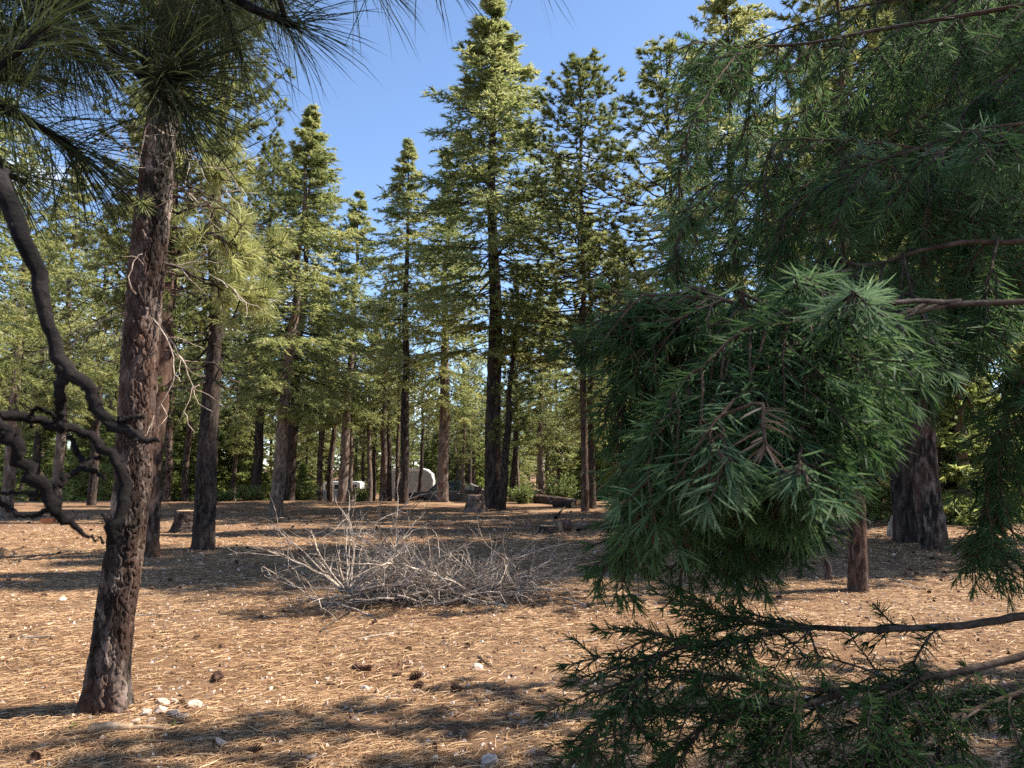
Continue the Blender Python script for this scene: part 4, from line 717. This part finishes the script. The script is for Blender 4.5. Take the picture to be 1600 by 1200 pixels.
def scatter():
    r = np.random.default_rng(55); rm = [rock_mesh(r) for _ in range(9)]; cm = [cone_mesh(r, .1, o) for o in (.7, .9, 1.1, 1.3, 1.0)]
    def rock(p, s, label, group=None):
        o = obj('rock', rm[r.integers(9)], None, (p[0], p[1], p[2]+.12*s), r.uniform(0, 6.28), (s*r.uniform(.9, 1.4), s*r.uniform(.7, 1.1), s*r.uniform(.45, .75))); o.rotation_euler[0] = r.normal()*.25; o.rotation_euler[1] = r.normal()*.25; tag(o, label, 'rock', group)
    for (x, y, w) in [(255, 1100, 22), (250, 1114, 30), (236, 1128, 18), (212, 1130, 16), (228, 1118, 26), (303, 1104, 28), (270, 1118, 24), (272, 1098, 14), (286, 1121, 18)]:
        p = gpt(x, y); rock(p, w/FPX*p[1], 'pale angular rock in the small heap beside the leaning trunk', 'rocks heaped beside the leaning trunk')
    for (x, y, w, lb) in [(345, 1163, 26, 'lone pinkish rock in dappled shade in front of the rock heap'), (570, 1079, 20, 'flat white rock beside the cluster of open cones'), (748, 1046, 18, 'upright cream rock on sunlit needles near small pebbles'), (765, 1192, 30, 'dark brown angular rock half sunk in shaded needles'),
                          (486, 1186, 20, 'smooth grey rock lying in dappled shade'), (1055, 1095, 16, 'pale rock seen under the low fir bough')]:
        p = gpt(x, y); rock(p, w/FPX*p[1], lb)
    for k in range(255):
        x = r.uniform(-20, 1620); d = 4.0+20*r.uniform(0, 1)**1.6; p = np.array([(x-800)/FPX*d, d, 0]); p[2] = float(gz(p[0], p[1])); rock(p, r.choice([.025, .035, .045, .06, .09], p=[.3, .3, .22, .13, .05])*(1 if d < 9 else 1.5), 'pale stone lying loose on the needle covered ground', 'loose stones on the ground')
    def cone(p, s, lb, g=None):
        o = obj('pine_cone', cm[r.integers(5)], None, (p[0], p[1], p[2]+.022*s), r.uniform(0, 6.28), s); o.rotation_euler[0] = r.uniform(0, 6.28); o.rotation_euler[1] = r.normal()*.3; tag(o, lb, 'pine cone', g)
    for (x, y) in [(572, 1050), (621, 1058), (650, 1062), (653, 1076), (715, 1080), (560, 1047)]: cone(gpt(x, y), r.uniform(.8, 1.2), 'open brown cone in the loose cluster on sunlit needles', 'cones clustered on sunlit needles')
    cone(gpt(339, 1064), 1.25, 'large grey brown cone lying alone on sunlit needles right of the leaning trunk')
    for k in range(285):
        x = r.uniform(-20, 1620); d = 4.2+26*r.uniform(0, 1)**.75; p = np.array([(x-800)/FPX*d, d, 0]); p[2] = float(gz(p[0], p[1])); cone(p, r.uniform(.5, .85)*(1.25 if d > 12 else 1), 'dark fallen cone lying on the needle covered ground', 'fallen cones on the ground')
    for k in range(46):                                                     # sticks
        x = r.uniform(0, 1600); d = r.uniform(4.2, 20); p = np.array([(x-800)/FPX*d, d, 0]); p[2] = float(gz(p[0], p[1]))+.015; w = MB(); dd = np.array([math.cos(k*1.7), math.sin(k*1.7)*.7, 0]); Q = [np.zeros(3)]
        for j in range(5): Q.append(Q[-1]+dd*r.uniform(.05, .13)); dd = unit(dd+r.normal(0, .22, 3)*np.array([1, 1, .25]))
        tube(w, Q, np.linspace(.008, .003, 6)*r.uniform(.7, 1.5), 5); tag(obj('stick', w.mesh('stick', M['dead_wood' if k % 3 else 'twig_fir'], True), None, p), 'thin crooked stick fallen on the needle covered ground', 'stick', 'fallen sticks on the ground')
    for (x, y) in [(423, 1077), (557, 1022), (272, 1135), (1045, 940), (632, 868), (1360, 948), (1285, 930), (111, 1137), (650, 990)]:   # seedlings
        p = gpt(x, y); f = MB(); n = 16; D = unit(np.stack([r.normal(size=n), r.normal(size=n), r.uniform(.2, 1.0, n)], 1)); blades(f, np.zeros((n, 3))+np.array([0, 0, -.004])*1.0, D, r.uniform(.03, .065, n), .009, r.uniform(.2, .9, n), .2)
        tag(obj('seedling', f.mesh('seedling', M['shrub_leaf']), None, p), 'tiny bright green seedling sprouting through the needles', 'seedling', 'seedlings in the needles')
    # needle litter: loose fallen needles
    N = 180000; d = 3.6+17*r.uniform(0, 1, N)**1.5; X = (r.uniform(-60, 1660, N)-800)/FPX*d*1.05; B = np.stack([X, d, gz(X, d)+r.uniform(.002, .016, N)], 1); az = np.where(r.uniform(size=N) < .55, r.normal(.35, .5, N), r.uniform(0, np.pi, N))+np.pi*(r.uniform(size=N) < .5)
    msk = .5+.5*np.sin(X*2.1+1.3*np.sin(d*1.1))*np.sin(d*1.7+1.1*np.sin(X*1.9))+.35*np.sin(X*5.3+d*3.1)*np.sin(d*4.7-X*2.2); keep = r.uniform(size=N) < np.clip(.30+msk*.9, .18, 1); B = B[keep]; az = az[keep]; d = d[keep]; N = len(B)
    D = np.stack([np.cos(az), np.sin(az), r.normal(.0, .05, N)], 1); f = MB(); s = np.stack([-np.sin(az), np.cos(az), r.normal(0, .6, N)], 1); s = unit(s)*(.0011+.00022*d)[:, None]; Ln = r.uniform(.06, .16, N)[:, None]
    cv = np.stack([-np.sin(az), np.cos(az), 0*az], 1)*r.normal(0, .012, N)[:, None]; m = B+D*Ln*.5+cv; m[:, 2] += .004; V = np.stack([B-s, B+s, m-s, m+s, B+D*Ln], 1).reshape(-1, 3); o = np.arange(N)[:, None]*5
    f.add(V, Q=o+np.array([[0, 1, 3, 2]]), T=o+np.array([[2, 3, 4]]), tint=np.repeat(np.clip(r.beta(1.7, 2.3, N), 0, 1), 5)); tag(kind(obj('fallen_needles', f.mesh('fallen_needles', M['straw'])), 'stuff'), 'tan fallen pine needles carpeting the ground', 'needles')
    # dark bark crumbs and pale grit
    for nm, mt, n, s0, s1 in (('bark_crumbs', 'cone', 9000, .008, .03), ('grit', 'rock', 9000, .007, .026)):
        f = MB(); d = 3.8+26*r.uniform(0, 1, n)**1.1; X = (r.uniform(-60, 1660, n)-800)/FPX*d; C = np.stack([X, d, gz(X, d)+.006], 1); sz = (r.uniform(s0, s1, n)*(1+d*.02))[:, None, None]
        base = np.array([[1, 0, -.2], [-.5, .8, -.2], [-.5, -.8, -.2], [.1, 0, .6]]); V = C[:, None]+base[None]*r.uniform(.5, 1.3, (n, 4, 3))*sz; a = r.uniform(0, 6.28, n); dx = V-C[:, None]; V = C[:, None]+np.stack([dx[..., 0]*np.cos(a)[:, None]-dx[..., 1]*np.sin(a)[:, None], dx[..., 0]*np.sin(a)[:, None]+dx[..., 1]*np.cos(a)[:, None], dx[..., 2]], -1)
        o = np.arange(n)[:, None]*4; f.add(V.reshape(-1, 3), T=np.concatenate([o+np.array([[0, 1, 3]]), o+np.array([[1, 2, 3]]), o+np.array([[2, 0, 3]])]), tint=np.repeat(r.uniform(.1, 1, n), 4)); tag(kind(obj(nm, f.mesh(nm, M[mt])), 'stuff'), 'small %s strewn over the needle carpet' % ('dark bark crumbs' if mt == 'cone' else 'pale stone grit'), nm.replace('_', ' '))
scatter()

# ------------------------------------------------------------------ leafy shrubs at the crest
def shrub(label, x, d, H, R, seed):
    r = np.random.default_rng(seed); X = (x-800)/FPX*d; t = thing('shrub', label, 'shrub', (X, d, float(gz(X, d))-.03)); w = MB(); f = MB(); C = []
    for k in range(26):
        az = r.uniform(0, 6.28); Q = [np.array([r.normal()*.05, r.normal()*.05, 0])]; dd = unit(np.array([math.cos(az)*.6, math.sin(az)*.6, r.uniform(.6, 1.2)]))
        for j in range(6): Q.append(Q[-1]+dd*H/6*r.uniform(.6, 1.15)*np.array([R/H*1.6, R/H*1.6, 1])); dd = unit(dd+r.normal(0, .2, 3))
        tube(w, Q, np.linspace(.012, .003, 7), 4, cap=False)
        for q in Q[1:]: C.append(q+r.normal(0, .10, (12, 3)))
    C = np.concatenate(C); n = len(C); spikes(f, C, unit(r.normal(size=(n, 3))+np.array([0, 0, .2])), r.uniform(.07, .15, n), .07, r.uniform(.1, 1, n)); obj('stem', w.mesh('stem', M['twig_fir']), t); obj('leaves', f.mesh('leaves', M['shrub_leaf']), t)
shrub('bright green leafy shrub behind the fallen root log', 878, 39, 1.5, .9, 1)
shrub('bright green low shrub at the foot of the dark straight pine', 393, 42, .9, .8, 2)
shrub('small green bush beside the left of the dark barked pine foot', 352, 42, .6, .5, 3)
shrub('green bush in front of the white camper beside the broad dark trunk', 474, 44, 1.3, .9, 4)
shrub('low green bush at the crest beyond the black dead limbs', 130, 47, 1.2, 1.6, 5)
shrub('small leafy shrub half hiding the brown wooden board', 567, 45, 1.1, .4, 6)
shrub('yellow green shrub at the crest past the twin trunks', 1500, 26, 1.2, 1.0, 7)
shrub('bright shrub lit by sun behind the hanging bough at the wood edge', 1545, 23, 1.0, .9, 8)
shrub('pale green shrub just behind the tallest fir', 815, 38, 1.0, .6, 9)

# ------------------------------------------------------------------ vehicles beyond the crest
M['paint_black'] = plain('paint_black', (.018, .022, .030), .18, 0, .6, .1); M['tyre'] = plain('tyre', (.02, .02, .02), .9); M['alloy'] = plain('alloy', (.55, .55, .56), .3, .9); M['glass'] = plain('glass', (.02, .035, .045), .06, 0, .8); M['chrome'] = plain('chrome', (.6, .62, .64), .15, 1)
M['lamp_glass'] = plain('lamp_glass', (.7, .7, .7), .1); M['tail_red'] = plain('tail_red', (.35, .02, .02), .2); M['plastic'] = plain('plastic', (.03, .03, .03), .6)
M['white_metal'] = plain('white_metal', (.44, .43, .40), .45, vary=.06, scale=2); M['white_roof'] = plain('white_roof', (.8, .8, .78), .5, vary=.05); M['blue_grey'] = plain('blue_grey', (.16, .22, .30), .5); M['board_wood'] = plain('board_wood', (.24, .11, .055), .8, vary=.3, scale=9); M['tan_load'] = plain('tan_load', (.45, .42, .33), .8)
def wheel(t, x, y, z, rr, w=.26):
    e = obj('wheel', None, t, (x, y, z)); 
    def disc(prof, k=24):
        mb = MB(); n = len(prof); th = np.arange(k)*2*np.pi/k; V = [[p[1]*math.cos(a), p[0], p[1]*math.sin(a)] for a in th for p in prof]
        mb.add(V, Q=[[i*n+j, i*n+j+1, ((i+1) % k)*n+j+1, ((i+1) % k)*n+j] for i in range(k) for j in range(n-1)]); return mb
    obj('tyre', disc([(-w/2, rr*.62), (-w/2, rr*.93), (-w*.38, rr), (w*.38, rr), (w/2, rr*.93), (w/2, rr*.62)]).mesh('tyre', M['tyre'], True), e)
    mb = disc([(-w*.36, .02), (-w*.30, rr*.18), (-w*.1, rr*.2), (-w*.1, rr*.55), (-w*.5, rr*.6), (-w*.5, rr*.64)])
    for q in range(6):
        a = q*math.pi/3; P = np.array([[0, -w*.34, 0], [math.cos(a)*rr*.58, -w*.40, math.sin(a)*rr*.58]]); tube(mb, P, rr*.085, 4)
    obj('rim', mb.mesh('rim', M['alloy']), e)
def pickup():
    d = 53.5; X0 = (638-800)/FPX*d; gzv = float(gz(X0+3, d)); t = thing('pickup_truck', 'black crew cab pickup truck parked behind the sunlit pine trunk', 'pickup truck', (X0, d, gzv)); Wd = 1.0
    def part(name, m, parent, fn, smooth=False): mb = MB(); fn(mb); return obj(name, mb.mesh(name, M[m], smooth), parent)
    ax = (.98, 4.62); ar = .52
    def arch(cx): return [(cx+ar*math.cos(a), .44+ar*math.sin(a)) for a in np.linspace(math.pi, 0, 11)]
    body = [(.05, .48)]+arch(ax[0])+arch(ax[1])+[(5.85, .48), (5.88, .75), (5.85, 1.30), (4.05, 1.32), (4.0, 1.24), (1.55, 1.24), (1.42, 1.22), (.25, 1.12), (.06, 1.0), (.0, .75)]
    bd = part('body', 'paint_black', t, lambda mb: mb.prism(body, -Wd, Wd))
    def cab(mb):
        lo = [(1.45, 1.20), (3.98, 1.20)]; hi = [(2.15, 1.90), (3.72, 1.92)]
        prof = [(1.45, 1.20), (1.60, 1.32), (2.12, 1.82), (2.35, 1.92), (3.55, 1.93), (3.80, 1.80), (3.98, 1.20)]; n = len(prof); V = []
        for s in (-1, 1): V += [(p[0], s*(Wd-.02-.22*max(0, (p[1]-1.2)/.7)), p[1]) for p in prof]
        from mathutils.geometry import tessellate_polygon
        tr = tessellate_polygon([[Vector((p[0], p[1], 0)) for p in prof]]); mb.add(V, T=[list(q) for q in tr]+[[i+n for i in reversed(q)] for q in tr], Q=[[i, (i+1) % n, n+(i+1) % n, n+i] for i in range(n)])
    cb = part('cab', 'paint_black', t, cab)
    def pane(pts): 
        def fn(mb):
            V = [(p[0], -(Wd+.004-.02-.22*max(0, (p[1]-1.2)/.7)), p[1]) for p in pts]; n = len(V); V += [(v[0], v[1]+.02, v[2]) for v in V]; mb.add(V, Q=[[0, 1, 2, 3], [4, 7, 6, 5]]+[[i, (i+1) % 4, 4+(i+1) % 4, 4+i] for i in range(4)])
        return fn
    for pts in ([(1.78, 1.28), (2.72, 1.28), (2.72, 1.80), (2.25, 1.80)], [(2.82, 1.28), (3.62, 1.28), (3.58, 1.80), (2.82, 1.80)]):
        g = part('window', 'glass', cb, pane(pts))
    part('windscreen', 'glass', cb, lambda mb: mb.add([(1.585, -.86, 1.335), (1.585, .86, 1.335), (2.09, .72, 1.815), (2.09, -.72, 1.815), (1.60, -.86, 1.31), (1.60, .86, 1.31), (2.11, .72, 1.79), (2.11, -.72, 1.79)], Q=[[0, 1, 2, 3], [4, 7, 6, 5], [0, 4, 5, 1], [1, 5, 6, 2], [2, 6, 7, 3], [3, 7, 4, 0]]))
    part('window_trim', 'chrome', cb, lambda mb: [tube(mb, np.array([[2.98, -.985, 1.245], [3.70, -.985, 1.245], [3.69, -.80, 1.82], [2.9, -.80, 1.85]]), .018, 5), tube(mb, np.array([[1.7, -.99, 1.245], [2.95, -.99, 1.245]]), .015, 5)])
    for xx in (1.68, 2.78, 3.86): part('door_seam', 'plastic', bd, lambda mb: mb.box((xx, -Wd-.001, .88), (.014, .012, .68)))
    for xx in (2.55, 3.62): part('door_handle', 'chrome', bd, lambda mb: mb.box((xx, -Wd-.02, 1.10), (.2, .05, .04)))
    for s in (-1, 1):
        part('mirror', 'plastic', cb, lambda mb: (mb.box((1.86, s*1.10, 1.36), (.14, .18, .24), taper=.85), mb.box((1.88, s*1.0, 1.28), (.05, .14, .05))))
        part('headlight', 'lamp_glass', bd, lambda mb: mb.box((.11, s*.80, .98), (.16, .30, .16))); part('taillight', 'tail_red', bd, lambda mb: mb.box((5.85, s*.92, 1.08), (.1, .17, .36)))
    part('grille', 'chrome', bd, lambda mb: [mb.box((.005, 0, .80+.07*k), (.05, 1.15, .035)) for k in range(5)]); part('bumper', 'chrome', bd, lambda mb: (mb.box((-.02, 0, .56), (.18, 1.9, .2)))); part('bumper', 'chrome', bd, lambda mb: mb.box((5.92, 0, .58), (.16, 1.8, .18)))
    for cx in ax: part('wheel_arch', 'plastic', bd, lambda mb: tube(mb, np.array([[cx+.53*math.cos(a), -Wd-.01, .44+.53*math.sin(a)] for a in np.linspace(math.pi, 0, 14)]), .045, 6))
    part('running_board', 'plastic', bd, lambda mb: mb.box((2.8, -Wd-.02, .42), (2.3, .18, .06)))
    for cx in ax:
        for s in (-1, 1): wheel(t, cx, s*.86, .42, .42)
    ld = thing('tarp_bundle', 'pale tan covered load resting in the bed of the black pickup', 'bundle', (X0+4.05, d, gzv+1.02)); mb = MB(); mb.prism([(0, 0), (1.2, 0), (1.25, .25), (.9, .48), (.3, .72), (.0, .6)], -.8, .8); obj('cover', mb.mesh('cover', M['tan_load']), ld)
    mb = MB(); tube(mb, np.array([[.3, -.81, .0], [.32, -.82, .70], [.32, .82, .70], [.3, .81, .0]]), .02, 5); obj('strap', mb.mesh('strap', M['plastic']), ld)
pickup()
def trailer():
    d = 59.0; X0 = (614-800)/FPX*d; z = float(gz(X0, d)); t = thing('travel_trailer', 'white ribbed travel trailer with rounded roof parked behind the black pickup', 'trailer', (X0, d, z)); Ln = 66/FPX*d; Wd = 1.1
    prof = [(.0, .55), (Ln-.35, .55), (Ln, 1.0), (Ln-.02, 1.9), (Ln-.16, 2.42), (Ln-.55, 2.70), (Ln-1.0, 2.78), (.35, 2.80), (.1, 2.72), (0, 2.5)]
    mb = MB(); mb.prism(prof, -Wd, Wd); bd = obj('body', mb.mesh('body', M['white_metal']), t)
    for k in range(11):
        mb = MB(); zz = .75+k*.15; mb.box((Ln/2-.04, -Wd-.008, zz), (Ln-.25, .02, .05)); obj('rib', mb.mesh('rib', M['white_metal']), bd)
    mb = MB(); mb.prism([(.02, 2.62), (Ln-.42, 2.62), (Ln-.58, 2.74), (Ln-1.0, 2.83), (.33, 2.86), (.06, 2.76)], -Wd-.03, Wd+.03); obj('roof', mb.mesh('roof', M['white_roof']), t)
    w = obj('window', None, t, (.75, -Wd, 1.55)); mb = MB(); mb.box((0, -.012, 0), (.7, .03, .5)); obj('pane', mb.mesh('pane', M['glass']), w); mb = MB()
    for c, dd in (((0, -.02, .27), (.78, .05, .04)), ((0, -.02, -.27), (.78, .05, .04)), ((.37, -.02, 0), (.04, .05, .5)), ((-.37, -.02, 0), (.04, .05, .5))): mb.box(c, dd)
    obj('frame', mb.mesh('frame', M['chrome']), w)
    for s in (-1, 1): wheel(t, Ln*.5, s*.95, .34, .34, .2)
    mb = MB(); tube(mb, np.array([[Ln-.1, 0, .5], [Ln+.9, 0, .48]]), .05, 6); obj('tongue', mb.mesh('tongue', M['plastic']), t)
    mb = MB(); mb.box((.32, 0, 2.9), (.4, .4, .14), taper=.8); obj('roof_vent', mb.mesh('vent', M['white_roof']), t)
trailer()
def camper():
    d = 60.0; X0 = (492-800)/FPX*d; z = float(gz(X0, d)); t = thing('camper_van', 'white topped blue grey camper van half hidden behind trunks beyond the crest', 'camper van', (X0, d, z), sc=.84); Wd = 1.0
    def part(name, m, parent, prof, y0=-Wd, y1=Wd): mb = MB(); mb.prism(prof, y0, y1); return obj(name, mb.mesh(name, M[m]), parent)
    bd = part('body', 'blue_grey', t, [(0, .35), (2.5, .35), (4.6, .35), (4.6, 1.35), (.9, 1.35), (.1, 1.0)]); rf = part('roof', 'white_roof', t, [(.75, 1.34), (4.55, 1.34), (4.5, 2.05), (4.2, 2.15), (1.35, 2.15), (1.15, 2.0)], -.95, .95)
    part('hood', 'white_metal', bd, [(.02, .98), (.95, 1.32), (.95, 1.37), (.0, 1.04)], -.96, .96); part('windscreen', 'glass', rf, [(.72, 1.38), (.74, 1.38), (1.13, 1.96), (1.10, 1.97)], -.8, .8)
    for (a, b_) in ((1.35, 1.95), (2.15, 2.9), (3.1, 4.2)): part('window', 'glass', rf, [(a, 1.45), (b_, 1.45), (b_, 1.88), (a, 1.88)], -.962, -.945)
    for xx in (1.28, 2.05): part('door_seam', 'plastic', bd, [(xx, .4), (xx+.02, .4), (xx+.02, 1.3), (xx, 1.3)], -1.006, -.995)
    for s in (-1, 1): part('headlight', 'lamp_glass', bd, [(-.02, .75), (.12, .75), (.12, .92), (-.02, .92)], s*.72-.13, s*.72+.13)
    part('bumper', 'plastic', bd, [(-.1, .38), (.05, .38), (.05, .55), (-.1, .55)])
    for cx in (.85, 3.75):
        for s in (-1, 1): wheel(t, cx, s*.92, .34, .34, .22)
camper()
def board():
    d = 50.5; X0 = (566-800)/FPX*d; z = float(gz(X0, d)); t = thing('wooden_board', 'brown wooden plank board on two posts beyond the crest near the trailer', 'board', (X0, d, z))
    for k in range(6): mb = MB(); mb.box((0, 0, .62+.155*k), (.98, .045, .145)); obj('plank', mb.mesh('plank', M['board_wood']), t)
    for s in (-1, 1): mb = MB(); mb.box((s*.42, .06, .75), (.09, .08, 1.62)); obj('post', mb.mesh('post', M['board_wood']), t)
board()
